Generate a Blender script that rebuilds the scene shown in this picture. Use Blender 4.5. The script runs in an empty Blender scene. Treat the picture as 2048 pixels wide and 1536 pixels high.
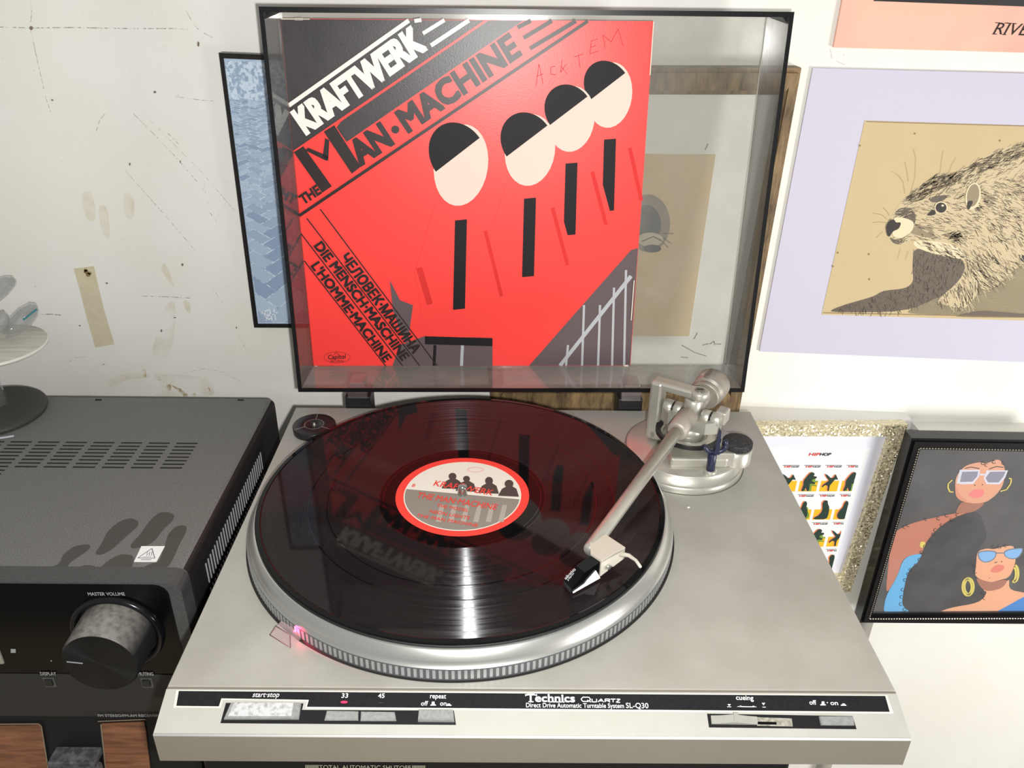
import bpy, bmesh, math, random
from mathutils import Vector, Matrix
random.seed(7)
C = bpy.context.scene.collection
R = math.radians

# ------------------------------------------------------------------ camera, world, lights, exposure
F = 1650.995
CAM = Vector((.03066, -.50922, .3639))
MROT = Matrix.Rotation(-.01031, 3, 'Z') @ Matrix.Rotation(1.08406, 3, 'X') @ Matrix.Rotation(.01453, 3, 'Z')
cd = bpy.data.cameras.new('camera')
cd.sensor_width = 36
cd.lens = F / 2048 * 36
cd.clip_start = .01
cam = bpy.data.objects.new('camera', cd)
C.objects.link(cam)
cam.matrix_world = Matrix.Translation(CAM) @ MROT.to_4x4()
bpy.context.scene.camera = cam

w = bpy.data.worlds.new('world')
bpy.context.scene.world = w
w.use_nodes = True
w.node_tree.nodes['Background'].inputs[0].default_value = (1, .985, .95, 1)
w.node_tree.nodes['Background'].inputs[1].default_value = .31

def area(name, loc, target, size, energy, col=(1, 1, 1)):
    l = bpy.data.lights.new(name, 'AREA')
    l.shape = 'DISK'
    l.size = size
    l.energy = energy
    l.color = col
    o = bpy.data.objects.new(name, l)
    C.objects.link(o)
    o.location = loc
    o.rotation_euler = (Vector(target) - Vector(loc)).to_track_quat('-Z', 'Y').to_euler()
    return o
FLASH = Vector((.052, -.515, .345))
fl_ = bpy.data.lights.new('phone_flash', 'POINT')
fl_.energy = 17.5
fl_.shadow_soft_size = .007
fl_.color = (1, .99, .96)
fo_ = bpy.data.objects.new('phone_flash', fl_)
C.objects.link(fo_)
fo_.location = FLASH
area('room_lamp', (1.18, -.62, -.12), (.55, .285, -.25), .35, 11, (1, .98, .95))

vs = bpy.context.scene.view_settings
bpy.context.scene.display_settings.display_device = 'sRGB'
vs.view_transform = 'Standard'
vs.look = 'None'
vs.gamma = 1
vs.use_curve_mapping = False
vs.exposure = 0.05

# ------------------------------------------------------------------ materials
def s2l(c):
    return tuple(((x / 255) / 12.92 if x <= 10 else ((x / 255 + .055) / 1.055) ** 2.4) for x in c)

def base_mat(name):
    m = bpy.data.materials.new(name)
    m.use_nodes = True
    return m, m.node_tree, m.node_tree.nodes['Principled BSDF']

MATS = {}
def mat(name, col, rough=.5, metal=0, spec=.5, noise=0, nscale=40, col2=None, bump=0, bscale=300, stretch=None, coat=0, nlo=.35, nhi=.65):
    """procedural surface: two tones mixed by noise, optional fine bump"""
    if name in MATS:
        return MATS[name]
    m, nt, b = base_mat(name)
    c = s2l(col)
    b.inputs['Roughness'].default_value = rough
    b.inputs['Metallic'].default_value = metal
    b.inputs['Specular IOR Level'].default_value = spec
    b.inputs['Coat Weight'].default_value = coat
    b.inputs['Coat Roughness'].default_value = .05
    b.inputs['Base Color'].default_value = (*c, 1)
    tc = None
    if noise or bump:
        tc = nt.nodes.new('ShaderNodeTexCoord')
        src = tc.outputs['Object']
        if stretch:
            mp = nt.nodes.new('ShaderNodeMapping')
            mp.inputs['Scale'].default_value = stretch
            nt.links.new(src, mp.inputs[0])
            src = mp.outputs[0]
    if noise:
        n = nt.nodes.new('ShaderNodeTexNoise')
        n.inputs['Scale'].default_value = nscale
        n.inputs['Detail'].default_value = 6
        n.inputs['Roughness'].default_value = .6
        nt.links.new(src, n.inputs['Vector'])
        mr = nt.nodes.new('ShaderNodeMapRange')
        mr.inputs[1].default_value = nlo
        mr.inputs[2].default_value = nhi
        mr.inputs[3].default_value = 0
        mr.inputs[4].default_value = noise
        nt.links.new(n.outputs['Fac'], mr.inputs[0])
        mx = nt.nodes.new('ShaderNodeMix')
        mx.data_type = 'RGBA'
        c2 = s2l(col2) if col2 else tuple(x * .6 for x in c)
        mx.inputs[6].default_value = (*c, 1)
        mx.inputs[7].default_value = (*c2, 1)
        nt.links.new(mr.outputs[0], mx.inputs[0])
        nt.links.new(mx.outputs[2], b.inputs['Base Color'])
    if bump:
        n2 = nt.nodes.new('ShaderNodeTexNoise')
        n2.inputs['Scale'].default_value = bscale
        n2.inputs['Detail'].default_value = 4
        nt.links.new(src, n2.inputs['Vector'])
        bp = nt.nodes.new('ShaderNodeBump')
        bp.inputs['Strength'].default_value = bump
        bp.inputs['Distance'].default_value = .001
        nt.links.new(n2.outputs['Fac'], bp.inputs['Height'])
        nt.links.new(bp.outputs[0], b.inputs['Normal'])
    MATS[name] = m
    return m

def clear_mat(name, tint, haze=.03, hazecol=(200, 200, 195), rough=.02, ior=1.49, gloss=1.0, hscale=25):
    """thin transparent plastic: tinted see-through, fresnel reflection, a film of dust"""
    if name in MATS:
        return MATS[name]
    m = bpy.data.materials.new(name)
    m.use_nodes = True
    nt = m.node_tree
    nt.nodes.clear()
    out = nt.nodes.new('ShaderNodeOutputMaterial')
    tr = nt.nodes.new('ShaderNodeBsdfTransparent')
    tr.inputs[0].default_value = (*tint, 1)
    gl = nt.nodes.new('ShaderNodeBsdfGlossy')
    gl.inputs['Roughness'].default_value = rough
    gl.inputs[0].default_value = (gloss, gloss, gloss, 1)
    df = nt.nodes.new('ShaderNodeBsdfDiffuse')
    df.inputs[0].default_value = (*s2l(hazecol), 1)
    fr = nt.nodes.new('ShaderNodeFresnel')
    fr.inputs[0].default_value = ior
    tc = nt.nodes.new('ShaderNodeTexCoord')
    n = nt.nodes.new('ShaderNodeTexNoise')
    n.inputs['Scale'].default_value = hscale
    n.inputs['Detail'].default_value = 5
    nt.links.new(tc.outputs['Object'], n.inputs['Vector'])
    mr = nt.nodes.new('ShaderNodeMapRange')
    mr.inputs[1].default_value = .35
    mr.inputs[2].default_value = .75
    mr.inputs[3].default_value = haze * .5
    mr.inputs[4].default_value = haze * 1.8
    nt.links.new(n.outputs['Fac'], mr.inputs[0])
    m1 = nt.nodes.new('ShaderNodeMixShader')
    nt.links.new(mr.outputs[0], m1.inputs[0])
    nt.links.new(tr.outputs[0], m1.inputs[1])
    nt.links.new(df.outputs[0], m1.inputs[2])
    m2 = nt.nodes.new('ShaderNodeMixShader')
    ge = nt.nodes.new('ShaderNodeNewGeometry')      # same reflection on both faces of a thin sheet
    io = nt.nodes.new('ShaderNodeMapRange')
    io.inputs[3].default_value = ior
    io.inputs[4].default_value = 1 / ior
    nt.links.new(ge.outputs['Backfacing'], io.inputs[0])
    nt.links.new(io.outputs[0], fr.inputs[0])
    nt.links.new(fr.outputs[0], m2.inputs[0])
    nt.links.new(m1.outputs[0], m2.inputs[1])
    nt.links.new(gl.outputs[0], m2.inputs[2])
    nt.links.new(m2.outputs[0], out.inputs[0])
    MATS[name] = m
    return m

def emit_mat(name, col, strength):
    m, nt, b = base_mat(name)
    b.inputs['Base Color'].default_value = (*s2l(col), 1)
    b.inputs['Emission Color'].default_value = (*s2l(col), 1)
    b.inputs['Emission Strength'].default_value = strength
    return m

def flat(name, col):
    return mat('print_' + name, col, .55, 0, .25)

# record grooves: a smooth black vinyl layer plus light caught by the 45 degree groove walls
def vinyl_mat():
    m, nt, b = base_mat('vinyl')
    b.inputs['Base Color'].default_value = (.004, .004, .0045, 1)
    b.inputs['Roughness'].default_value = .045
    b.inputs['Specular IOR Level'].default_value = .17
    N = nt.nodes.new
    L = nt.links.new
    out = nt.nodes['Material Output']
    tc = N('ShaderNodeTexCoord')
    sp = N('ShaderNodeSeparateXYZ')
    L(tc.outputs['Object'], sp.inputs[0])
    cmb = N('ShaderNodeCombineXYZ')
    L(sp.outputs[0], cmb.inputs[0])
    L(sp.outputs[1], cmb.inputs[1])
    ln = N('ShaderNodeVectorMath'); ln.operation = 'LENGTH'
    L(cmb.outputs[0], ln.inputs[0])
    nrm = N('ShaderNodeVectorMath'); nrm.operation = 'NORMALIZE'
    L(cmb.outputs[0], nrm.inputs[0])
    # bands of louder and quieter grooves along the radius
    nz = N('ShaderNodeTexNoise'); nz.noise_dimensions = '1D'
    nz.inputs['Scale'].default_value = 300
    nz.inputs['Detail'].default_value = 5
    nz.inputs['Roughness'].default_value = .75
    L(ln.outputs['Value'], nz.inputs['W'])
    rr = N('ShaderNodeMapRange')
    rr.inputs[1].default_value = .35; rr.inputs[2].default_value = .68
    rr.inputs[3].default_value = .16; rr.inputs[4].default_value = .33
    L(nz.outputs['Fac'], rr.inputs[0])
    # only between the label and the outer lead-in
    lo = N('ShaderNodeMath'); lo.operation = 'GREATER_THAN'; lo.inputs[1].default_value = .0615
    L(ln.outputs['Value'], lo.inputs[0])
    hi = N('ShaderNodeMath'); hi.operation = 'LESS_THAN'; hi.inputs[1].default_value = .1462
    L(ln.outputs['Value'], hi.inputs[0])
    mk = N('ShaderNodeMath'); mk.operation = 'MULTIPLY'
    L(lo.outputs[0], mk.inputs[0]); L(hi.outputs[0], mk.inputs[1])
    add = None
    for sgn in (1, -1):
        sc = N('ShaderNodeVectorMath'); sc.operation = 'SCALE'
        sc.inputs['Scale'].default_value = sgn * .735
        L(nrm.outputs[0], sc.inputs[0])
        ad = N('ShaderNodeVectorMath'); ad.operation = 'ADD'
        ad.inputs[1].default_value = (0, 0, .68)
        L(sc.outputs[0], ad.inputs[0])
        n2 = N('ShaderNodeVectorMath'); n2.operation = 'NORMALIZE'
        L(ad.outputs[0], n2.inputs[0])
        g = N('ShaderNodeBsdfAnisotropic')
        g.inputs['Anisotropy'].default_value = -.45
        L(nrm.outputs[0], g.inputs['Tangent'])
        g.inputs[0].default_value = (.018, .018, .019, 1)
        L(rr.outputs[0], g.inputs['Roughness'])
        L(n2.outputs[0], g.inputs['Normal'])
        if add is None:
            add = g.outputs[0]
        else:
            a = N('ShaderNodeAddShader')
            L(add, a.inputs[0]); L(g.outputs[0], a.inputs[1])
            add = a.outputs[0]
    fin = N('ShaderNodeAddShader')
    L(b.outputs[0], fin.inputs[0]); L(add, fin.inputs[1])
    mx = N('ShaderNodeMixShader')
    L(mk.outputs[0], mx.inputs[0]); L(b.outputs[0], mx.inputs[1]); L(fin.outputs[0], mx.inputs[2])
    L(mx.outputs[0], out.inputs[0])
    return m

def glitter_mat():
    m, nt, b = base_mat('gold_glitter')
    N = nt.nodes.new; L = nt.links.new
    tc = N('ShaderNodeTexCoord')
    v = N('ShaderNodeTexVoronoi'); v.inputs['Scale'].default_value = 640
    L(tc.outputs['Object'], v.inputs['Vector'])
    su = N('ShaderNodeVectorMath'); su.operation = 'SUBTRACT'; su.inputs[1].default_value = (.5, .5, .5)
    L(v.outputs['Color'], su.inputs[0])
    sc = N('ShaderNodeVectorMath'); sc.operation = 'SCALE'; sc.inputs['Scale'].default_value = 1.3
    L(su.outputs[0], sc.inputs[0])
    ge = N('ShaderNodeNewGeometry')
    ad = N('ShaderNodeVectorMath'); ad.operation = 'ADD'
    L(sc.outputs[0], ad.inputs[0]); L(ge.outputs['Normal'], ad.inputs[1])
    no = N('ShaderNodeVectorMath'); no.operation = 'NORMALIZE'
    L(ad.outputs[0], no.inputs[0]); L(no.outputs[0], b.inputs['Normal'])
    b.inputs['Base Color'].default_value = (*s2l((242, 230, 192)), 1)
    b.inputs['Metallic'].default_value = .35
    b.inputs['Roughness'].default_value = .27
    return m

# ------------------------------------------------------------------ geometry helpers
class MB:
    """collects boxes, tubes, lathes and prisms and links them as ONE mesh object"""
    def __init__(s):
        s.v = []; s.f = []; s.m = []; s.sm = []
    def add(s, vs_, fs, mi=0, smooth=False):
        o = len(s.v)
        s.v += [tuple(v) for v in vs_]
        for f in fs:
            s.f.append(tuple(i + o for i in f)); s.m.append(mi); s.sm.append(smooth)
        return s
    def bm(s, b, mi=0, smooth=False):
        b.verts.ensure_lookup_table(); b.verts.index_update()
        s.add([v.co.copy() for v in b.verts], [[v.index for v in f.verts] for f in b.faces], mi, smooth)
        b.free(); return s
    def box(s, c, size, bev=0, rot=None, mi=0, seg=2):
        b = bmesh.new()
        bmesh.ops.create_cube(b, size=1)
        for v in b.verts:
            v.co = Vector((v.co.x * size[0], v.co.y * size[1], v.co.z * size[2]))
        if bev:
            bmesh.ops.bevel(b, geom=list(b.edges), offset=bev, segments=seg, affect='EDGES', profile=.5)
        for v in b.verts:
            v.co = (rot @ v.co if rot else v.co) + Vector(c)
        return s.bm(b, mi)
    def lathe(s, prof, c=(0, 0, 0), n=96, rot=None, mi=0, smooth=True):
        vs_ = []; fs = []
        for (r, z) in prof:
            for k in range(n):
                a = 2 * math.pi * k / n
                p = Vector((r * math.cos(a), r * math.sin(a), z))
                vs_.append((rot @ p if rot else p) + Vector(c))
        for i in range(len(prof) - 1):
            for k in range(n):
                k2 = (k + 1) % n
                fs.append((i * n + k, i * n + k2, (i + 1) * n + k2, (i + 1) * n + k))
        o = len(s.v)
        s.add(vs_, fs, mi, smooth)
        return s
    def cyl(s, p0, p1, r0, r1=None, n=32, bev=0, mi=0):
        p0 = Vector(p0); p1 = Vector(p1); r1 = r0 if r1 is None else r1
        d = p1 - p0; L = d.length
        q = d.to_track_quat('Z', 'Y').to_matrix()
        prof = [(0, 0), (r0 - bev, 0), (r0, bev), (r1, L - bev), (r1 - bev, L), (0, L)] if bev else None
        if prof:
            for i in range(len(prof) - 1):
                s.lathe([prof[i], prof[i + 1]], p0, n, q, mi, smooth=(i in (2,)))
        else:
            s.lathe([(0, 0), (r0, 0)], p0, n, q, mi, False)
            s.lathe([(r0, 0), (r1, L)], p0, n, q, mi, True)
            s.lathe([(r1, L), (0, L)], p0, n, q, mi, False)
        return s
    def tube(s, pts, rads, n=10, mi=0):
        pts = [Vector(p) for p in pts]
        if not isinstance(rads, (list, tuple)):
            rads = [rads] * len(pts)
        rings = []
        for i, p in enumerate(pts):
            d = pts[min(i + 1, len(pts) - 1)] - pts[max(i - 1, 0)]
            q = d.to_track_quat('Z', 'Y').to_matrix()
            rings.append([p + q @ Vector((rads[i] * math.cos(2 * math.pi * k / n), rads[i] * math.sin(2 * math.pi * k / n), 0)) for k in range(n)])
        fs = []
        for i in range(len(pts) - 1):
            for k in range(n):
                k2 = (k + 1) % n
                fs.append((i * n + k, i * n + k2, (i + 1) * n + k2, (i + 1) * n + k))
        fs.append(tuple(range(n))[::-1]); fs.append(tuple((len(pts) - 1) * n + k for k in range(n)))
        return s.add([p for r in rings for p in r], fs, mi, True)
    def poly(s, pts, mi=0):
        return s.add(pts, [tuple(range(len(pts)))], mi)
    def prism(s, pts, off, mi=0):
        """polygon extruded by the vector off"""
        n = len(pts); off = Vector(off)
        a = [Vector(p) for p in pts]; b = [p + off for p in a]
        fs = [tuple(range(n))[::-1], tuple(range(n, 2 * n))]
        for i in range(n):
            j = (i + 1) % n
            fs.append((i, j, n + j, n + i))
        return s.add(a + b, fs, mi)
    def build(s, name, mats, parent=None, label=None, kind=None, fix=True):
        me = bpy.data.meshes.new(name)
        me.from_pydata(s.v, [], s.f)
        if not isinstance(mats, (list, tuple)):
            mats = [mats]
        for m in mats:
            me.materials.append(m)
        me.polygons.foreach_set('material_index', s.m)
        me.polygons.foreach_set('use_smooth', s.sm)
        me.update()
        if fix:
            b = bmesh.new(); b.from_mesh(me)
            bmesh.ops.remove_doubles(b, verts=b.verts, dist=1e-6)
            bmesh.ops.recalc_face_normals(b, faces=b.faces)
            b.to_mesh(me); b.free()
        o = bpy.data.objects.new(name, me)
        C.objects.link(o)
        if parent:
            attach(o, parent)
        if label: o['label'] = label
        if kind: o['kind'] = kind
        return o

def attach(o, parent):
    o.parent = parent
    if parent.type == 'EMPTY':
        o.matrix_parent_inverse = Matrix.Translation(parent.location).inverted()

def thing(name, label, cat, loc, group=None):
    o = bpy.data.objects.new(name, None)
    o.empty_display_size = .02
    C.objects.link(o)
    o.location = loc
    o['label'] = label; o['category'] = cat
    if group: o['group'] = group
    return o

class Plane:
    """a real flat surface in the room; P turns a spot seen in the photograph into the point on it"""
    def __init__(s, o, n):
        s.o = Vector(o); s.n = Vector(n).normalized()
        if s.n.dot(CAM - s.o) < 0: s.n = -s.n
    def P(s, px, py, off=0.):
        d = MROT @ Vector(((px - 1024) / F, -(py - 768) / F, -1))
        t = (s.o - CAM).dot(s.n) / d.dot(s.n)
        return CAM + d * t + s.n * off
    def pts(s, l, off=0.):
        return [s.P(x, y, off) for x, y in l]

def ZP(z): return Plane((0, 0, z), (0, 0, 1))
def YP(y): return Plane((0, y, 0), (0, -1, 0))
def XP(x): return Plane((x, 0, 0), (1, 0, 0))

_tc = {}
def text_mesh(s, bold):
    k = (s, bold)
    if k not in _tc:
        cu = bpy.data.curves.new('t', 'FONT')
        cu.body = s; cu.size = 1; cu.offset = bold; cu.resolution_u = 3
        ob = bpy.data.objects.new('t', cu)
        C.objects.link(ob)
        dg = bpy.context.evaluated_depsgraph_get()
        me = bpy.data.meshes.new_from_object(ob.evaluated_get(dg))
        vsx = [v.co.copy() for v in me.vertices]
        fs = [tuple(p.vertices) for p in me.polygons]
        C.objects.unlink(ob); bpy.data.objects.remove(ob); bpy.data.meshes.remove(me)
        _tc[k] = (vsx, fs)
    return _tc[k]
CAPH = None
def word(par, m, *a, **k):
    mb = MB(); text(mb, *a, **k)
    return mb.build('lettering', m, par, fix=False)
def text(mb, pl, s, p0, p1, pu, bold=0., off=.0002, mi=0, shear=0.):
    """words on a surface: from p0 to p1 along the base line, capitals as high as pu"""
    global CAPH
    if CAPH is None:
        v, _ = text_mesh('H', 0.); CAPH = max(q.y for q in v)
    v, f = text_mesh(s, 0.)
    if not v: return
    x0 = min(q.x for q in v); x1 = max(q.x for q in v)
    a = pl.P(*p0); b = pl.P(*p1); u = pl.P(*pu)
    ex = b - a; wd = ex.length; ex.normalize()
    ey = pl.n.cross(ex); h = abs((u - a).dot(ey))
    sh = (u - a).dot(ex) / h if shear is None else shear
    bo = bold * h
    for k, (bx, by) in enumerate([(i * bo, j * bo) for i in (-1, 0, 1) for j in (-1, 0, 1)] if bo else ((0, 0),)):      # heavier letters: layers a hair apart
        out = []
        for q in v:
            y = q.y / CAPH * (h - 2 * bo) + bo + by
            out.append(a + ex * (bo + (q.x - x0) / (x1 - x0) * (wd - 2 * bo) + bx + sh * y) + ey * y + pl.n * (off + k * .000015))
        mb.add(out, f, mi)

def ell(pl, c, rx, ry, off, n=24, a0=0, a1=360, tilt=0):
    t = R(tilt)
    r = []
    for k in range(n + (0 if a1 - a0 == 360 else 1)):
        a = R(a0 + (a1 - a0) * k / n)
        x = rx * math.cos(a); y = ry * math.sin(a)
        r.append(pl.P(c[0] + x * math.cos(t) - y * math.sin(t), c[1] + x * math.sin(t) + y * math.cos(t), off))
    return r
def stroke(mb, pl, pts, wd, off, mi=0):
    """a flat line of given width (metres) along photo points on a plane"""
    p = pl.pts(pts, off)
    for i in range(len(p) - 1):
        d = p[i + 1] - p[i]
        if d.length < 1e-7: continue
        q = pl.n.cross(d.normalized()) * wd / 2
        mb.add([p[i] - q, p[i + 1] - q, p[i + 1] + q, p[i] + q], [(0, 1, 2, 3)], mi)
def ring(mb, pl, c, rx, ry, wd, off, n=28, a0=0, a1=360, mi=0):
    l = [(c[0] + rx * math.cos(R(a0 + (a1 - a0) * k / n)), c[1] + ry * math.sin(R(a0 + (a1 - a0) * k / n))) for k in range(n + 1)]
    stroke(mb, pl, l, wd, off, mi)

def inpoly(x, y, pg):
    r = False; j = len(pg) - 1
    for i in range(len(pg)):
        if (pg[i][1] > y) != (pg[j][1] > y) and x < (pg[j][0] - pg[i][0]) * (y - pg[i][1]) / (pg[j][1] - pg[i][1]) + pg[i][0]:
            r = not r
        j = i
    return r

def soft(l, n=2):
    for _ in range(n):
        r = []
        for i in range(len(l)):
            a = l[i]; b = l[(i + 1) % len(l)]
            r += [(a[0] * .78 + b[0] * .22, a[1] * .78 + b[1] * .22), (a[0] * .22 + b[0] * .78, a[1] * .22 + b[1] * .78)]
        l = r
    return l
def clip(pg, cv):
    """polygon pg cut to the convex outline cv"""
    for i in range(len(cv)):
        a = cv[i]; b = cv[(i + 1) % len(cv)]; out = []
        f = lambda p: (b[0] - a[0]) * (p[1] - a[1]) - (b[1] - a[1]) * (p[0] - a[0])
        for k in range(len(pg)):
            p = pg[k]; q = pg[(k + 1) % len(pg)]; fp_, fq = f(p), f(q)
            if fp_ >= 0: out.append(p)
            if fp_ * fq < 0:
                t = fp_ / (fp_ - fq); out.append((p[0] + (q[0] - p[0]) * t, p[1] + (q[1] - p[1]) * t))
        pg = out
        if len(pg) < 3: return []
    return pg
# shared materials
M_silver = mat('silver_paint', (192, 191, 184), .42, .25, .5, .25, 55, (180, 176, 163), .03, 900)
M_deck = mat('dusty_silver_paint', (182, 180, 172), .42, .25, .5, .6, 18, (160, 157, 148), .03, 1200)
M_body = mat('shaded_plinth_paint', (134, 128, 116), .45, .25, .4, .2, 30, (120, 114, 103))  # plinth silver darkened: shade of the front face put into the colour
M_alu = mat('turned_aluminium', (222, 222, 218), .27, .85, .5, .2, 60, (200, 200, 196))
M_arm = mat('satin_aluminium', (194, 192, 182), .36, .6, .5, .3, 90, (168, 162, 152))
M_black = mat('black_plastic', (22, 22, 25), .4, 0, .4, .3, 90, (36, 36, 38))
M_gloss = mat('black_gloss', (7, 7, 8), .14, 0, .28)
M_print = mat('print_white', (225, 226, 226), .5, 0, .3)
M_grey = mat('grey_button', (150, 150, 148), .5, .1, .4, .6, 500, (120, 120, 120))

# ------------------------------------------------------------------ the setting
WY = .285
def wall_mat():
    m, nt, b = base_mat('painted_plaster')
    N = nt.nodes.new; L = nt.links.new
    tc = N('ShaderNodeTexCoord')
    n = N('ShaderNodeTexNoise'); n.inputs['Scale'].default_value = 5; n.inputs['Detail'].default_value = 8; n.inputs['Roughness'].default_value = .6
    L(tc.outputs['Object'], n.inputs['Vector'])
    cr = N('ShaderNodeValToRGB')
    cr.color_ramp.elements[0].position = .38; cr.color_ramp.elements[0].color = (*s2l((232, 230, 221)), 1)
    cr.color_ramp.elements[1].position = .62; cr.color_ramp.elements[1].color = (*s2l((237, 236, 232)), 1)
    L(n.outputs['Fac'], cr.inputs[0])
    n2 = N('ShaderNodeTexNoise'); n2.inputs['Scale'].default_value = 190; n2.inputs['Detail'].default_value = 3
    L(tc.outputs['Object'], n2.inputs['Vector'])
    r2 = N('ShaderNodeMapRange'); r2.inputs[1].default_value = .70; r2.inputs[2].default_value = .78; r2.inputs[4].default_value = .35
    L(n2.outputs['Fac'], r2.inputs[0])
    mx = N('ShaderNodeMix'); mx.data_type = 'RGBA'
    L(r2.outputs[0], mx.inputs[0]); L(cr.outputs[0], mx.inputs[6]); mx.inputs[7].default_value = (*s2l((175, 172, 160)), 1)
    L(mx.outputs[2], b.inputs['Base Color'])
    n3 = N('ShaderNodeTexNoise'); n3.inputs['Scale'].default_value = 60; n3.inputs['Detail'].default_value = 6
    L(tc.outputs['Object'], n3.inputs['Vector'])
    bp = N('ShaderNodeBump'); bp.inputs['Strength'].default_value = .12; bp.inputs['Distance'].default_value = .002
    L(n3.outputs['Fac'], bp.inputs['Height']); L(bp.outputs[0], b.inputs['Normal'])
    b.inputs['Roughness'].default_value = .6
    b.inputs['Specular IOR Level'].default_value = .25
    return m
M_wall = wall_mat()
wall = MB().box((0, WY + .05, .2), (3.6, .1, 2.6)).build('wall_back', M_wall)
wall['kind'] = 'structure'
# boxed-in lower parts of the wall on the right, each with a ledge on top
PW = YP(WY)
def ledge(name, xa, xb, za, zb_, da, db):
    v = [(xa, WY, -1.05), (xb, WY, -1.05), (xb, WY, zb_), (xa, WY, za), (xa, WY - da, -1.05), (xb, WY - db, -1.05), (xb, WY - db, zb_), (xa, WY - da, za)]
    o = MB().add(v, [(0, 1, 2, 3), (7, 6, 5, 4), (3, 2, 6, 7), (0, 4, 5, 1), (0, 3, 7, 4), (1, 5, 6, 2)]).build(name, M_wall)
    o['kind'] = 'structure'
    return o
ledge('trim_1', .225, .4765, -.0790, -.0872, .0420, .0155)
ledge('trim_2', .4860, 1.75, -.0990, -.1030, .0380, .0380)

# stains, cracks and scuffs on the paint
def film_mat(name, col, dens, scale=40, lo=.4, hi=.6):
    m = bpy.data.materials.new(name); m.use_nodes = True
    nt = m.node_tree; b = nt.nodes['Principled BSDF']
    b.inputs['Base Color'].default_value = (*s2l(col), 1)
    b.inputs['Roughness'].default_value = .6
    tc = nt.nodes.new('ShaderNodeTexCoord'); n = nt.nodes.new('ShaderNodeTexNoise')
    n.inputs['Scale'].default_value = scale; n.inputs['Detail'].default_value = 6
    nt.links.new(tc.outputs['Object'], n.inputs['Vector'])
    mr = nt.nodes.new('ShaderNodeMapRange')
    mr.inputs[1].default_value = lo; mr.inputs[2].default_value = hi; mr.inputs[4].default_value = dens
    nt.links.new(n.outputs['Fac'], mr.inputs[0])
    nt.links.new(mr.outputs[0], b.inputs['Alpha'])
    return m
M_stain = film_mat('yellow_stain', (224, 210, 176), .40, 38, .38, .8)
M_glue = film_mat('brown_glue', (196, 164, 98), .8, 120, .38, .7)
M_scuff0 = film_mat('dark_scuff', (110, 106, 98), .9, 260, .42, .55)
M_crack = film_mat('crack', (140, 136, 126), .75, 420, .42, .62)
def decal(name, polys, m, off=.0003):
    mb = MB()
    for p in polys: mb.poly(PW.pts(soft(p), off))
    return mb.build(name, m, wall, fix=False)
decal('stain', [[(335, 605), (352, 600), (350, 670), (335, 720), (300, 712), (318, 650)], [(365, 600), (378, 600), (384, 628), (372, 622)],
                [(160, 385), (185, 380), (195, 440), (175, 445)], [(245, 380), (270, 390), (268, 440), (250, 435)], [(195, 410), (215, 410), (222, 480), (205, 470)],
                [(320, 535), (335, 560), (352, 578), (345, 560), (330, 522)],
                [(140, 792), (212, 785), (215, 758), (250, 746), (300, 748), (300, 756), (255, 757), (228, 775), (222, 794)],
                [(300, 745), (350, 750), (410, 752), (425, 770), (432, 794), (300, 794), (330, 780)]], M_stain)
decal('stain', [[(283, 738), (292, 737), (293, 755), (287, 752)], [(312, 752), (320, 754), (322, 762), (315, 760)], [(332, 768), (343, 768), (342, 782), (335, 780)],
                [(354, 776), (363, 776), (364, 784), (357, 783)], [(366, 788), (376, 786), (376, 794), (367, 794)], [(386, 786), (392, 786), (391, 794), (385, 794)],
                [(415, 772), (420, 776), (428, 794), (422, 790)], [(340, 768), (362, 778), (375, 790), (371, 794), (352, 778)]], M_glue)
mbs = MB()
def scr(pts, wd): stroke(mbs, PW, pts, wd * .62, .0004)
scr([(0, 54), (60, 56), (150, 55), (260, 57), (350, 57), (378, 59)], .0011)
scr([(62, 60), (75, 120), (92, 195), (102, 224)], .0007)
scr([(62, 0), (64, 25), (62, 45)], .0008)
scr([(265, 225), (310, 270), (350, 312), (385, 352), (412, 385)], .0007)
scr([(335, 265), (358, 289)], .0008)
scr([(250, 340), (330, 430), (390, 500)], .0007)
scr([(300, 240), (400, 340), (470, 422)], .0005)
scr([(193, 262), (200, 240), (210, 228)], .0006)
scr([(350, 193), (400, 200), (430, 202)], .0008)
scr([(420, 425), (435, 445)], .0008)
scr([(130, 730), (150, 715), (175, 713)], .0006)
scr([(315, 794), (345, 762), (370, 745), (410, 737), (450, 745), (485, 765)], .0004)
scr([(425, 575), (445, 605)], .0005)
scr([(475, 665), (495, 705)], .0005)
scr([(204, 731), (212, 726)], .0016)
scr([(78, 629), (100, 628), (122, 630)], .0016)
scr([(372, 20), (385, 45), (400, 62), (425, 75)], .0009)
scr([(285, 592), (330, 593), (380, 596)], .0013)
scr([(1660, 98), (1664, 118), (1690, 130)], .0005)
scr([(1688, 105), (1686, 125)], .0006)
mbs.build('scratch', M_crack, wall, fix=False)
mbh = MB()
for (x, y, rx, ry) in ((63, 56, 6, 7), (397, 88, 4, 9), (323, 661, 3, 5), (310, 184, 5, 4), (105, 200, 4, 3), (473, 655, 2, 4), (361, 323, 2, 5), (260, 328, 3, 5), (214, 566, 4, 3), (350, 635, 5, 2), (160, 651, 4, 2), (365, 529, 4, 5)):
    mbh.poly(ell(PW, (x, y), rx * .6, ry * .6, .0005, 9))
mbh.build('nail_hole', mat('hole_dark', (128, 114, 100), .8), wall, fix=False)
mbc = MB()
L2 = YP(WY - .0225)
tp = Plane((.5, WY, -.0905), (0, 0, 1))
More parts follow.
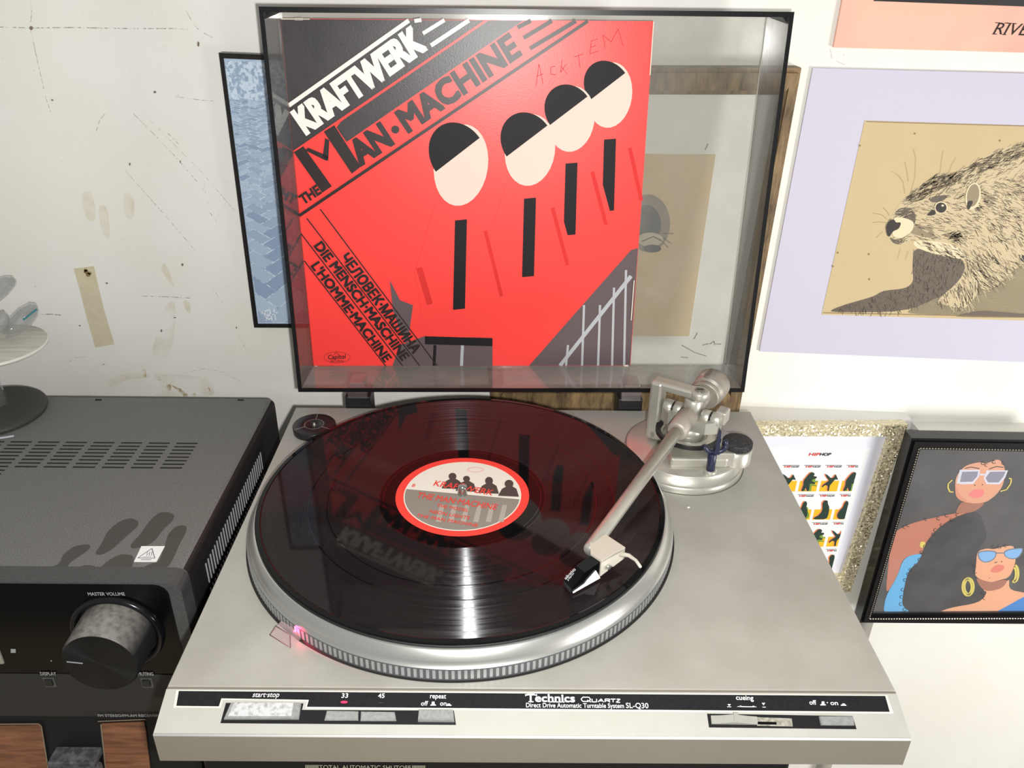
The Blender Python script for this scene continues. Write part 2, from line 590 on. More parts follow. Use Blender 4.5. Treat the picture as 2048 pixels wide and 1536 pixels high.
# yellowed strip of masking tape
mb = MB()
tape = [(148, 537), (188, 532), (197, 572), (210, 625), (229, 688), (191, 695), (175, 640), (160, 580)]
mb.prism(PW.pts(tape, .0002), PW.n * .0003)
o = mb.build('masking_tape', mat('masking_tape', (214, 206, 178), .6, 0, .3, .6, 120, (200, 190, 160)))
o['label'] = 'short strip of yellowed masking tape stuck on the white wall at left'; o['category'] = 'tape'
t_ = MB()
for (x, y, r) in ((173, 543, 5), (177, 549, 5), (172, 540, 4), (180, 546, 4)): t_.poly(ell(PW, (x, y), r, r * .8, .0008, 9))
t_.build('dirt_spot', mat('dirt', (112, 92, 60), .8, 0, .2, .8, 600, (160, 140, 100)), o, 'brown dirt spot on the tape', fix=False)

# ------------------------------------------------------------------ TURNTABLE
H = -.0227
XL, XR, YB, YS, YF = -.16577, .26423, .16969, -.16327, -.18961
ZF, ZB = -.0316, -.0531
tt = thing('turntable', 'silver automatic record player with its smoked lid open', 'turntable', (.05, 0, ZB - .015))
# plinth
mb = MB()
prof = [(YB, H - .003), (YB, -.058), (-.15, -.058), (YF, ZB), (YF, ZF - .0006), (YS, H - .0006)]
mb.prism([(XL, y, z) for y, z in prof], (XR - XL, 0, 0))
mb.build('plinth', M_body, tt)
# the flat top plate with a fine front lip
mb = MB()
mb.box(((XL + XR) / 2, (YB + YS) / 2 + .0003, H - .0015), (XR - XL, YB - YS - .0006, .003), .0005)
mb.build('top_plate', M_deck, tt, 'dusty grey top plate')
# sloping front control panel
FPN = Vector((0, ZF - H, YS - YF)).normalized()
FPN = Vector((0, -(H - ZF), (YS - YF))).normalized()
FP = Plane((0, YS, H), FPN)
mb = MB()
a = [(XL, YS - .0012, H - .0004), (XR, YS - .0012, H - .0004), (XR, YF, ZF), (XL, YF, ZF)]
mb.add([Vector(p) for p in a] + [Vector(p) - FPN * .0022 for p in a], [(0, 1, 2, 3), (4, 7, 6, 5), (0, 4, 5, 1), (1, 5, 6, 2), (2, 6, 7, 3), (3, 7, 4, 0)])
fp = mb.build('front_panel', M_silver, tt)
mb = MB()
mb.tube([(XL + .0003, YF + .0004, ZF - .0003), (XR - .0003, YF + .0004, ZF - .0003)], .0009, 8)
mb.build('edge_trim', mat('bright_edge', (232, 232, 228), .35, .3), fp)
strip = [(358, 1382.5), (1770, 1392.5), (1779, 1424), (614, 1414), (618, 1400), (443, 1397), (438, 1413), (353, 1412)]
border = [(353, 1380.5), (1774, 1390.5), (1787, 1427), (611, 1417), (614, 1402.5), (446, 1399.5), (441, 1416), (347, 1415)]
MB().prism(FP.pts(border, -.0003), FPN * .0005).build('strip_highlight', mat('highlight_edge', (226, 225, 214), .4, .2), fp)  # bevel round the strip, its highlight painted as a pale border
st = MB().prism(FP.pts(strip, -.0001), FPN * .0005).build('label_strip', mat('black_strip', (24, 23, 26), .35, 0, .4, .3, 400, (40, 40, 44)), tt, 'black printed strip')
mb = MB(); O = .0006
word(st, M_print, FP, 'start·stop', (505, 1395), (558, 1395), (508, 1385), .012, O, 0, .12)
word(st, M_print, FP, '33', (683, 1396.5), (696, 1396.5), (684, 1387.5), .02, O)
word(st, M_print, FP, '45', (756, 1396.8), (769, 1396.8), (757, 1387.8), .02, O)
word(st, M_print, FP, 'repeat', (860, 1397.5), (892, 1398), (861, 1388), .015, O)
word(st, M_print, FP, 'off', (842, 1412), (856, 1412), (842, 1403), .015, O)
word(st, M_print, FP, 'on', (880, 1412), (893, 1412), (880, 1403), .015, O)
word(st, M_print, FP, 'Direct Drive Automatic Turntable System', (1052, 1415.5), (1248, 1417), (1052, 1406.5), .012, O)
word(st, M_print, FP, 'SL-Q30', (1252, 1417), (1297, 1417.5), (1252, 1406.5), .012, O)
# maker's word in slab letters: bold text with slab serifs
word(st, M_print, FP, 'Technics', (1053, 1404.5), (1150, 1405.5), (1053, 1388.5), .035, O)
for (xa, xb, y) in ((1057, 1067, 1404.3), (1051, 1055.5, 1391), (1069, 1073.5, 1391), (1099, 1104, 1404.6), (1106, 1110.5, 1404.7), (1112, 1117, 1404.8), (1119, 1123, 1404.9), (1125.5, 1129, 1405)):
    stroke(mb, FP, [(xa, y), (xb, y)], .0006, O)
for k, (xa, ya, xb, yb) in enumerate(((1051, 1389, 1051.5, 1393), (1073, 1389, 1073, 1393))):
    stroke(mb, FP, [(xa, ya), (xb, yb)], .0006, O)
# QUARTZ drawn as wide outline capitals
def qs(l, wd=.00055): stroke(mb, FP, l, wd, O)
qs([(1172, 1395.5), (1166, 1395), (1162, 1399), (1165, 1403.5), (1176, 1404), (1181, 1400), (1178, 1395.5), (1170, 1395)])
qs([(1174, 1401), (1182, 1405)])
qs([(1184, 1398.5), (1184, 1404.5), (1193, 1404.7), (1193, 1398.7)])
qs([(1196, 1404.8), (1202, 1398.6), (1207, 1404.9)]); qs([(1199, 1402.5), (1206, 1402.6)])
qs([(1210, 1405), (1210, 1398.8), (1219, 1399), (1219, 1402), (1211, 1402)]); qs([(1215, 1402), (1220, 1405.2)])
qs([(1221, 1399), (1231, 1399.1)]); qs([(1226, 1399), (1226, 1405.3)])
qs([(1233, 1399.2), (1240, 1399.3), (1232, 1405.3), (1240, 1405.5)])
word(st, M_print, FP, 'cueing', (1472, 1400.5), (1507, 1401.5), (1472, 1391), .015, O)
word(st, M_print, FP, 'off', (1619, 1410), (1633, 1410.3), (1619, 1401), .015, O)
word(st, M_print, FP, 'on', (1661, 1411), (1676, 1411.2), (1661, 1402), .015, O)
stroke(mb, FP, [(1478, 1414), (1509, 1414.5)], .0005, O)
mb.poly(FP.pts([(1473, 1414.3), (1482, 1411.8), (1482, 1414.6)], O)); mb.poly(FP.pts([(1514, 1415), (1505, 1412), (1505, 1414.8)], O))
mb.poly(FP.pts([(1454.5, 1409), (1461.5, 1409), (1458, 1413)], O)); stroke(mb, FP, [(1454, 1414.3), (1462, 1414.5)], .0004, O)
mb.poly(FP.pts([(1523, 1406.5), (1530, 1406.6), (1526.5, 1411.5)], O)); stroke(mb, FP, [(1524.5, 1415), (1531, 1415.2)], .0004, O)
for (x, y, hh) in ((866, 1411, 7), (897, 1411.5, 3.5), (1645, 1410.6, 7), (1686, 1411.3, 3.5)):
    stroke(mb, FP, [(x - 5, y), (x + 6, y)], .0006, O)
    mb.poly(FP.pts([(x - 3, y), (x - 2, y - hh), (x + 3, y - hh), (x + 4, y)], O))
for (x, y) in ((1654, 1406),): mb.poly(ell(FP, (x, y), 1.4, 1.2, O, 8))
mb.build('symbol', M_print, st, 'small white printed symbols', 'stuff', fix=False)
led = MB(); led.add(*(lambda p: (p, [tuple(range(len(p)))]))(ell(FP, (688.5, 1405.3), 7, 2.4, .0008, 16)))
led.build('speed_lamp', emit_mat('red_lamp', (255, 40, 80), 1.1), tt, 'red lit speed lamp', fix=False)
mb = MB(); mb.poly(ell(FP, (762, 1406.5), 6, 1.6, .0007, 16)); mb.build('speed_lamp', mat('dark_lamp', (50, 44, 46), .3), tt, 'unlit speed lamp', fix=False)
# control wells
M_well = mat('black_well', (20, 20, 24), .45, 0, .4)
wl = [(452, 1406), (441, 1446.5), (912, 1450), (908, 1421.5), (604, 1420), (607, 1407)]
MB().prism(FP.pts(wl, -.0002), FPN * .0004).build('control_well', M_well, tt)
wr = [(1414, 1427.5), (1705, 1432.5), (1713, 1458.5), (1418, 1455)]
MB().prism(FP.pts(wr, -.0002), FPN * .0004).build('control_well', M_well, tt)
def button(name, q, h, m, label=None):
    """a key cap: footprint q on the panel, slightly narrower at its top, height h"""
    b = bmesh.new()
    lo = [b.verts.new(p) for p in FP.pts(q, .0003)]
    cx = sum(p[0] for p in q) / 4; cy = sum(p[1] for p in q) / 4
    hi_ = [b.verts.new(p) for p in FP.pts([(cx + (x - cx) * .975, cy + (y - cy) * .95) for x, y in q], h)]
    b.faces.new(hi_)
    for i in range(4):
        j = (i + 1) % 4
        b.faces.new((lo[i], lo[j], hi_[j], hi_[i]))
    bmesh.ops.recalc_face_normals(b, faces=b.faces)
    b.normal_update()
    bmesh.ops.bevel(b, geom=[e for e in b.edges if all(v in hi_ for v in e.verts)], offset=.0004, segments=2, affect='EDGES')
    return MB().bm(b).build(name, m, tt, label)
M_dust = mat('dusty_white_key', (192, 192, 194), .6, 0, .3, .9, 330, (130, 130, 126), 0, 1, None, 0, .45, .68)
bt = button('start_stop_key', [(462, 1407.5), (603, 1407.5), (598, 1440), (448, 1440)], .0022, M_grey, 'wide start key with dusty white face')
MB().prism(FP.pts([(470, 1408.6), (588, 1408.6), (584, 1435.5), (458, 1435.5)], .0019), FPN * .0005).build('key_face', M_dust, bt)
button('speed_key', [(654, 1423), (717.5, 1424), (717, 1442), (649, 1442)], .0016, M_grey)
button('speed_key', [(722, 1424.5), (790, 1425.5), (793, 1443), (721, 1443)], .0016, M_grey)
button('repeat_key', [(838, 1424), (907, 1424), (909, 1445), (836, 1444.5)], .0042, M_grey)
button('power_key', [(1637, 1434), (1705, 1434.5), (1708, 1452), (1641, 1451.5)], .0018, M_grey)
MB().prism(FP.pts([(1512, 1435), (1583, 1437.5), (1585, 1453.5), (1514, 1452)], .0002), FPN * .0003).build('slide_track', mat('dusty_track', (168, 164, 152), .7, 0, .2, .8, 500, (110, 108, 100)), tt)
MB().prism(FP.pts([(1515, 1444), (1552, 1445), (1553, 1450), (1515, 1449.5)], .0004), FPN * .0003).build('slide_slot', M_gloss, tt)
# cueing slider: a saddle with a raised middle rib
mb = MB()
ns = 14
topv = []; botv = []
for k in range(ns + 1):
    t = k / ns
    hgt = .0012 + .0026 * (1 - abs(2 * t - 1)) ** 1.6
    x = 1421 + 92 * t
    topv.append((FP.P(x, 1431.5 + 2.2 * t + 1, hgt), FP.P(x + 1.5, 1449 + 1.2 * t, hgt)))
    botv.append((FP.P(x, 1431.5 + 2.2 * t + 1, .0003), FP.P(x + 1.5, 1449 + 1.2 * t, .0003)))
v = []; f = []
for k in range(ns + 1): v += [topv[k][0], topv[k][1], botv[k][0], botv[k][1]]
for k in range(ns):
    i = 4 * k; j = i + 4
    f += [(i, i + 1, j + 1, j), (i + 1, i + 3, j + 3, j + 1), (i, j, j + 2, i + 2)]
f += [(0, 2, 3, 1), (4 * ns, 4 * ns + 1, 4 * ns + 3, 4 * ns + 2)]
mb.add(v, f)
mb.prism(FP.pts([(1464, 1430), (1473, 1430.5), (1475, 1449), (1466, 1448.5)], .0030), FPN * .0014)
mb.build('cueing_slider', mat('slider_plastic', (170, 170, 162), .35, .2, .5, .4, 200, (150, 150, 138)), tt)

# platter: bevelled aluminium with a band of speed marks on the rim
M_plat = mat('platter_aluminium', (205, 205, 201), .3, .85, .5, .25, 20, (180, 180, 176), 0, 1, (1, 1, 30))
mb = MB()
mb.lathe([(.02, -.0032), (.151, -.0032), (.1522, -.0040), (.1548, -.0092), (.1553, -.0102), (.1555, -.0112), (.1569, -.0128), (.1574, -.0134)], n=220)
pl = mb.build('platter', M_plat, tt, 'bevelled aluminium platter')
MB().lathe([(.1574, -.0134), (.1574, -.0226)], n=220).build('rim_band', mat('rim_dark', (92, 93, 96), .5, .3), pl, 'dark rim band')
mb = MB(); NM = 262
for k in range(NM):
    a = 2 * math.pi * k / NM
    rt = Matrix.Rotation(a, 3, 'Z')
    mb.box(rt @ Vector((.1574, 0, -.0177)), (.0006, .00185, .0066), 0, rt)
mb.build('speed_marks', mat('rim_mark', (158, 160, 160), .4, .3), pl, 'row of pale speed marks round the rim', 'stuff')
MB().lathe([(.1574, H + .0003), (.1592, H + .0003)], n=160).build('platter_well', mat('gap_dark', (34, 32, 30), .7), tt)
MB().lathe([(.0, -.0017), (.1498, -.0017), (.1505, -.0022), (.1505, -.0032)], n=160).build('platter_mat', mat('rubber_mat', (20, 20, 21), .6), pl, 'black rubber mat')
sp = MB(); sp.lathe([(.0036, -.002), (.0036, .0062), (.0031, .0082), (.0018, .0094), (0, .0097)], n=32)
sp.build('spindle', mat('chrome', (200, 200, 200), .12, 1), tt, 'chrome centre spindle')

# strobe prism window
ZD = ZP(H)
pc = ZD.P(571, 1274); ax = (ZD.P(596, 1290) - ZD.P(545, 1258)).normalized(); ay = Vector((-ax.y, ax.x, 0))
if ay.dot(-pc) < 0: ay = -ay
def ploc(u, v_, z): return pc + ax * u + ay * v_ + Vector((0, 0, z))
mb = MB()
pv = [ploc(-.0095, -.0045, 0), ploc(.0095, -.0045, 0), ploc(.0095, .0045, 0), ploc(-.0095, .0045, 0), ploc(-.0065, -.001, .0062), ploc(.0065, -.001, .0062), ploc(.0075, .0042, .0062), ploc(-.0075, .0042, .0062)]
mb.add(pv, [(3, 2, 1, 0), (4, 5, 6, 7), (0, 1, 5, 4), (1, 2, 6, 5), (2, 3, 7, 6), (3, 0, 4, 7)])
mb.build('strobe_window', clear_mat('pink_prism', (.97, .90, .91), .16, (235, 212, 212)), tt, 'small clear pinkish prism beside the platter')
for q in ((0, 1), (0, 4), (1, 5), (4, 5)):
    mb = MB(); mb.tube([pv[q[0]], pv[q[1]]], .0003, 6); mb.build('window_edge', mat('edge_rose', (120, 82, 86), .3), tt)
sl = bpy.data.lights.new('strobe_lamp', 'SPOT'); sl.energy = .09; sl.color = (1, .03, .12); sl.spot_size = R(62); sl.spot_blend = .15; sl.shadow_soft_size = .0008
so = bpy.data.objects.new('strobe_lamp', sl); C.objects.link(so)
tgt = Vector((-.1010, -.1210, -.0145)); tgt = tgt.normalized() * 1; rim = ZP(-.0165).P(604, 1262)
so.location = ploc(.004, .002, .0085)
so.rotation_euler = (rim - so.location).to_track_quat('-Z', 'Y').to_euler()

# tone-arm base
BC = Vector((.1830, .0845, 0))
mb = MB()
mb.lathe([(.0508, H), (.0508, -.0172), (.0500, -.0166), (.0484, -.0166), (.0484, -.0080), (.0474, -.0070), (.0, -.0070)], BC, 120)
tb = mb.build('tonearm_base', M_arm, tt, 'round stepped silver tonearm base')
MB().lathe([(.0508, H + .0002), (.0515, H + .0002)], BC, 100).build('base_gap', mat('gap_soft', (92, 90, 85), .7), tb)
# raised block under the arm rest and boss under the dial
ra = ZP(-.007).P(1340, 937); rb = ZP(-.007).P(1456, 939)
mb = MB(); mb.box(((ra.x + rb.x) / 2, ra.y + .0145, -.0025), (rb.x - ra.x, .027, .009), .002); mb.build('rest_block', M_arm, tb)
DC = ZP(.012).P(1476, 880)
mb = MB(); mb.lathe([(.0125, -.0075), (.0125, .0050), (.0118, .0056), (0, .0056)], (DC.x, DC.y, 0), 48); mb.box((DC.x - .012, DC.y - .006, .0), (.016, .012, .013), .001)
mb.build('dial_boss', M_arm, tb)
mb = MB(); mb.lathe([(.0112, .0056), (.0118, .0064), (.0118, .0112), (.0110, .0120), (.0, .0120)], (DC.x, DC.y, 0), 60)
for k in range(48):
    a = 2 * math.pi * k / 48; rt = Matrix.Rotation(a, 3, 'Z'); mb.box(Vector((DC.x, DC.y, .0088)) + rt @ Vector((.0118, 0, 0)), (.0007, .0006, .0044), 0, rt)
dl = mb.build('antiskate_dial', mat('dusty_black', (44, 44, 46), .6, 0, .3, .8, 700, (90, 90, 88), 0, 1, None, 0, .5, .75), tb, 'black ridged dial with pale dust')
mb = MB(); mb.lathe([(.0035, .0122), (.0042, .0122)], (DC.x, DC.y, 0), 32)
for k in range(9):
    a = R(20 + 30 * k); mb.box(Vector((DC.x, DC.y, .0121)) + Matrix.Rotation(a, 3, 'Z') @ Vector((.0082, 0, 0)), (.0022, .0004, .0002), 0, Matrix.Rotation(a, 3, 'Z'))
# arm geometry
PV = Vector((.1843, .0775, .0265)); AE = Vector((.0888, -.0765, .0118))
AD = (AE - PV).normalized(); W2 = Vector((-AD.y, AD.x, 0)).normalized()
if W2.x < 0: W2 = -W2
B2 = Vector((-AD.x, -AD.y, 0)).normalized()
ROT = Matrix((W2, B2, Vector((0, 0, 1)))).transposed()   # local x = across the arm, y = to the rear, z = up
def al(u, v_, z): p = PV + W2 * u + B2 * v_; return Vector((p.x, p.y, z))
mb = MB()
mb.cyl(al(0, 0, -.008), al(0, 0, .006), .0165, .0150, 48, .001)
mb.cyl(al(0, 0, .006), al(0, 0, .0175), .0125, .0115, 48, .0008)
mb.build('pivot_column', M_arm, tb)
mb = MB(); mb.lathe([(.0150, .0055), (.0215, .0055), (.0215, .0085), (.0150, .0085)], (PV.x, PV.y, 0), 64)
mb.build('lift_height_ring', mat('ring_silver', (196, 194, 180), .35, .5), tb)
# black lift platform: an arc round the column
mb = MB(); v = []; f = []; na = 28
a_c = math.atan2(AD.y, AD.x)
for k in range(na + 1):
    a = a_c + R(-95 + 185 * k / na)
    for (r, z) in ((.0235, .0110), (.0275, .0125), (.0275, .0090), (.0235, .0080)):
        v.append((PV.x + r * math.cos(a), PV.y + r * math.sin(a), z))
for k in range(na):
    for q in range(4):
        i = 4 * k; q2 = (q + 1) % 4
        f.append((i + q, i + q2, i + 4 + q2, i + 4 + q))
f += [(0, 1, 2, 3), (4 * na + 3, 4 * na + 2, 4 * na + 1, 4 * na)]
mb.add(v, f); mb.build('lift_platform', M_black, tb, 'curved black arm lift bar')
# C-shaped yoke
mb = MB()
mb.box(al(-.0315, .003, .0215), (.0105, .014, .054), .0022, ROT)
mb.box(al(-.0145, .003, .0455), (.044, .0125, .0075), .0022, ROT)
mb.box(al(-.0185, .003, -.0005), (.030, .014, .009), .002, ROT)
mb.cyl(al(.0035, .003, .0418), al(.0035, .003, .0492), .0078, None, 36, .001)
yk = mb.build('yoke', M_arm, tt, 'C-shaped silver bearing bracket')
mb = MB(); mb.cyl(al(.0035, .003, .0490), al(.0035, .003, .0499), .0042, None, 28, .0003); mb.build('pivot_screw', mat('screw_steel', (150, 148, 140), .3, .9), yk)
mb = MB(); mb.box(al(.0035, .003, .0500), (.0052, .0009, .0004), 0, ROT @ Matrix.Rotation(R(30), 3, 'Z')); mb.build('screw_slot', M_black, yk)
# gimbal: cross bar with chamfered ends, short bearing drums on top
ta = thing  # (alias kept short)
mb = MB()
hex_ = [(-.0245, .006), (-.0245, -.003), (-.016, -.0105), (.016, -.0105), (.0245, -.003), (.0245, .006)]
mb.prism([al(x, y, .0175) for x, y in hex_], (0, 0, .0105))
mb.box(al(.023, .0085, .0285), (.009, .013, .012), .0015, ROT)
for (x0, x1, r) in ((-.0240, -.0165, .0062), (-.0150, -.0085, .0062), (.0085, .0155, .0062), (.0170, .0240, .0062)):
    mb.cyl(al(x0, .0015, .0275), al(x1, .0015, .0275), r, None, 28, .0005)
mb.cyl(al(0, .002, .027), al(0, .002, .0415), .0075, None, 32, .0008)
gb = mb.build('gimbal', M_arm, tt, 'silver gimbal with bearing drums')
for (x0, x1) in ((.0155, .0172), (-.0167, -.0148)):
    mb = MB(); mb.cyl(al(x0, .0015, .0275), al(x1, .0015, .0275), .0055, None, 24); mb.build('bearing_gap', M_black, gb)
# arm
tube_s = PV + AD * .012
tube_s.z = .0285
mb = MB(); mb.tube([tube_s + AD * .014, AE - AD * .001, AE + AD * .002, AE + AD * .0035], [.0050, .0048, .0044, .0030], 28)
arm = mb.build('tonearm', M_arm, tt, 'straight silver tonearm tube')
mb = MB(); mb.cyl(tube_s - AD * .004, tube_s + AD * .0215, .0086, .0080, 36, .0012); mb.build('arm_collar', mat('dusty_collar', (168, 162, 151), .5, .35, .4, .6, 120, (170, 160, 150)), arm)
# head shell, bent inwards
HP = [(.0885, -.0740), (.0995, -.0672), (.1110, -.0806), (.0940, -.0942), (.0876, -.0870)]
mb = MB()
mb.prism([(x, y, .0150) for x, y in HP], (0, 0, .0016))
hs_r = Vector((.1110, -.0806, 0)); hs_f = Vector((.0940, -.0942, 0)); hd = (hs_f - hs_r).normalized(); hn = Vector((-hd.y, hd.x, 0))
if hn.x < 0: hn = -hn
mb.prism([hs_r + Vector((0, 0, .0160)), hs_f + Vector((0, 0, .0160)), hs_f + Vector((0, 0, .0035)), hs_r + Vector((0, 0, .0072))], -hn * .0016)
mb.prism([Vector((.0995, -.0672, .0160)), hs_r + Vector((0, 0, .0160)), hs_r + Vector((0, 0, .0072)), Vector((.0995, -.0672, .0085))], Vector((hd.x, hd.y, 0)) * .0016)
hsl = mb.build('headshell', mat('shell_cream', (208, 203, 188), .42, .25, .4), arm, 'pale angled headshell')
mb = MB(); sc_ = hs_f + (hs_r - hs_f) * .30 + Vector((0, 0, .0085)); mb.cyl(sc_ - hn * .0005, sc_ + hn * .0034, .0020, None, 20, .0003)
mb.build('shell_screw', mat('chrome', (200, 200, 200), .12, 1), arm)
fl = [ZP(.0125).P(1240, 1108), ZP(.0135).P(1258, 1111), ZP(.014).P(1272, 1121), ZP(.0145).P(1281, 1134)]
mb = MB(); mb.tube(fl, [.0019, .0014, .0011, .0010], 10); mb.build('finger_lift', mat('shell_cream', (208, 203, 188)), arm)
c1 = Vector((.0872, -.0878, .0150)); c2 = Vector((.0938, -.0932, .0150)); n1 = Vector((.0700, -.1005, .0050)); n2_ = Vector((.0742, -.1080, .0050))
mid1 = c1.lerp(n1, .55) + Vector((0, 0, .0034)); mid2 = c2.lerp(n2_, .55) + Vector((0, 0, .0034))
cv = [c1, c2, mid1, mid2, n1, n2_]
lo_ = [Vector((c1.x, c1.y, .0035)), Vector((c2.x, c2.y, .0035)), Vector((mid1.x, mid1.y, .0022)), Vector((mid2.x, mid2.y, .0022)), Vector((n1.x, n1.y, .0014)), Vector((n2_.x, n2_.y, .0014))]
mb = MB(); mb.add(cv + lo_, [(0, 1, 3, 2), (2, 3, 5, 4), (4, 5, 11, 10), (1, 7, 9, 3), (3, 9, 11, 5), (0, 2, 8, 6), (2, 4, 10, 8), (0, 6, 7, 1), (6, 8, 9, 7), (8, 10, 11, 9)])
cart = mb.build('cartridge', M_gloss, arm, 'black wedge-shaped cartridge with white side plate')
sd = (n2_ - c2); sd.z = 0; sdn = Vector((-sd.y, sd.x, 0)).normalized()
if sdn.dot(Vector((1, -1, 0))) < 0: sdn = -sdn
def side(t, z): p = c2.lerp(n2_, t); return Vector((p.x, p.y, z)) + sdn * .0002
mb = MB(); mb.prism([side(.18, .0102), side(.03, .0035), side(.0, .0018), side(.95, .0014), side(.95, .0024), side(.55, .0040), side(.45, .0062)], sdn * .0006)
mb.build('side_plate', mat('white_plastic', (240, 240, 240), .4), arm, 'white plate on the cartridge side')
CP = Plane(mid1, (mid2 - mid1).cross(n1 - mid1))
mb = MB(); text(mb, CP, 'audio-technica', (1132, 1160), (1152, 1140), (1128, 1155), 0, .0003); text(mb, CP, 'AT95EP', (1138, 1165), (1152, 1151), (1134, 1160), 0, .0003)
mb.build('lettering', M_print, arm, fix=False)
mb = MB(); stp = n1.lerp(n2_, .5).lerp(c1.lerp(c2, .5), .12); mb.tube([(stp.x, stp.y, .002), (stp.x - .001, stp.y - .001, .0003)], [.0006, .0002], 6); mb.build('stylus', M_arm, arm)
# rear stub and counterweight
mb = MB(); mb.cyl(al(.001, .006, .0300), al(.001, .034, .0330), .0060, None, 28, .0005); mb.build('weight_stub', M_arm, arm)
mb = MB()
mb.cyl(al(.001, .0245, .0325), al(.001, .0300, .0330), .0125, None, 48, .0006)
mb.cyl(al(.001, .0300, .0330), al(.001, .0500, .0350), .0138, .0145, 48, .0022)
cw = mb.build('counterweight', mat('frosted_weight', (170, 165, 155), .38, .5, .5, .5, 60, (142, 134, 124)), arm, 'frosted round counterweight')
mb = MB(); mb.box(al(-.001, .0385, .0480), (.0042, .017, .0022), .001, ROT); mb.build('weight_slot', mat('slot_dark', (112, 106, 98), .5, .3), arm)
# arm rest: post, hook and upright blade in dark blue plastic
RC = ZP(-.006).P(1420, 944)
M_navy = mat('navy_plastic', (34, 38, 62), .35, 0, .5)
mb = MB(); mb.cyl((RC.x, RC.y, -.0075), (RC.x, RC.y, -.0035), .0050, None, 24, .0006); mb.build('rest_socket', M_arm, tb)
mb = MB()
mb.cyl((RC.x, RC.y, -.0040), (RC.x, RC.y, .0120), .0034, None, 20, .0004)
hk = []
for k in range(15):
    a = R(200 - 250 * k / 14 + 0)
    hk.append((RC.x + .0015 + .0072 * math.cos(-a), RC.y + .001, .0170 + .0060 * math.sin(-a) * -1 if False else .0175 + .0062 * math.sin(R(200 + 140 * k / 14))))
hook = [(RC.x + .0015 + .0085 * math.cos(R(185 + 215 * k / 14)), RC.y + .001, .0185 + .0065 * math.sin(R(185 + 215 * k / 14))) for k in range(15)]
mb.tube(hook, .0021, 10)
mb.prism([(RC.x + .0005, RC.y - .002, .0115), (RC.x + .0048, RC.y - .002, .0115), (RC.x + .0036, RC.y - .002, .0335), (RC.x + .0022, RC.y - .002, .0345)], (0, .0035, 0))
mb.build('arm_rest', M_navy, tb, 'navy blue arm rest clip')

# hinges and the smoked dust cover
CO = Vector((.04663, .22762, -.00671)); TI = .07783; CY = .01424; CR = .00267
E_ = Vector((math.cos(CY), math.sin(CY), 0)); U_ = Vector((0, math.sin(TI), math.cos(TI)))
N_ = U_.cross(E_)
if N_.y > 0: N_ = -N_
N_.normalize(); U_ = E_.cross(N_); U_ = U_ if U_.z > 0 else -U_
E2 = E_ * math.cos(CR) + U_ * math.sin(CR); U2 = U_ * math.cos(CR) - E_ * math.sin(CR)
WC, HC, DCV, TH = .41517, .32448, .0618, .003
def cv_(a, b, c): return CO + E2 * a + U2 * b + N_ * c
RC3 = Matrix((E2, U2, N_)).transposed()
M_smoke = clear_mat('smoked_acrylic', (.90, .90, .89), .085, (205, 204, 196), .14, 1.46)
def slab(mb, a0, a1, b0, b1, c0, c1):
    mb.box(cv_((a0 + a1) / 2, (b0 + b1) / 2, (c0 + c1) / 2), (a1 - a0, b1 - b0, c1 - c0), 0, RC3)
hw = WC / 2
mb = MB(); slab(mb, -hw, hw, 0, HC, -TH, 0)
dc = mb.build('dust_cover', M_smoke, tt, 'smoked transparent lid standing open')
M_smoke2 = clear_mat('smoked_side', (.70, .70, .69), .07, (180, 178, 170), .05, 1.5, .5)
M_smoke4 = clear_mat('smoked_top', (.66, .66, .65), .06, (170, 168, 160), .05, 1.5, .22)
M_smoke3 = clear_mat('dusty_shelf', (.80, .80, .79), .26, (200, 198, 190), .06, 1.5, .7)
for (nm, q) in (('side_wall', (-hw, -hw + TH, TH, HC - TH)), ('side_wall', (hw - TH, hw, TH, HC - TH)), ('side_wall', (-hw, hw, HC - TH, HC)), ('side_wall', (-hw, hw, 0, TH))):
    mb = MB(); slab(mb, q[0], q[1], q[2], q[3], .0002, DCV - .0012); mb.build(nm, M_smoke3 if q == (-hw, hw, 0, TH) else M_smoke4 if q == (-hw, hw, HC - TH, HC) else M_smoke2, dc)
mb = MB(); t2 = TH + .0005
slab(mb, -hw, -hw + t2, t2, HC - t2, DCV - .0011, DCV); slab(mb, hw - t2, hw, t2, HC - t2, DCV - .0011, DCV)
slab(mb, -hw, hw, HC - t2 - .0004, HC, DCV - .0011, DCV); slab(mb, -hw, hw, 0, t2 + .0002, DCV - .0011, DCV)
mb.build('rim', mat('dark_rim', (11, 11, 13), .3, 0, .35, .5, 350, (26, 26, 29)), dc, 'dark cut edge of the lid')
M_crease = mat('pale_crease', (205, 203, 190), .4, 0, .4)
mb = MB()
for q in ((cv_(-hw + TH, HC - TH, .0004), cv_(hw - TH, HC - TH, .0004)), (cv_(hw - TH, TH, .0004), cv_(hw - TH, HC - TH, .0004))): mb.tube(q, .00045, 6)
mb.build('inner_edge', M_crease, dc, 'pale inner edge line')
for sx in (-1, 1):
    mb = MB(); a = sx * (hw - TH)
    tri = [cv_(a, HC - TH, DCV - .002), cv_(a - sx * .006, HC - TH, DCV - .002), cv_(a, HC - TH - .006, DCV - .002)]
    tr2 = [cv_(a, HC - TH, .012), cv_(a - sx * .001, HC - TH, .012), cv_(a, HC - TH - .001, .012)]
    mb.add(tri + tr2, [(0, 1, 2), (3, 5, 4), (0, 3, 4, 1), (1, 4, 5, 2), (2, 5, 3, 0)])
    mb.build('corner_rib', mat('dark_rim', (11, 11, 13)), dc)
hx = ZP(H).P(716, 816).x
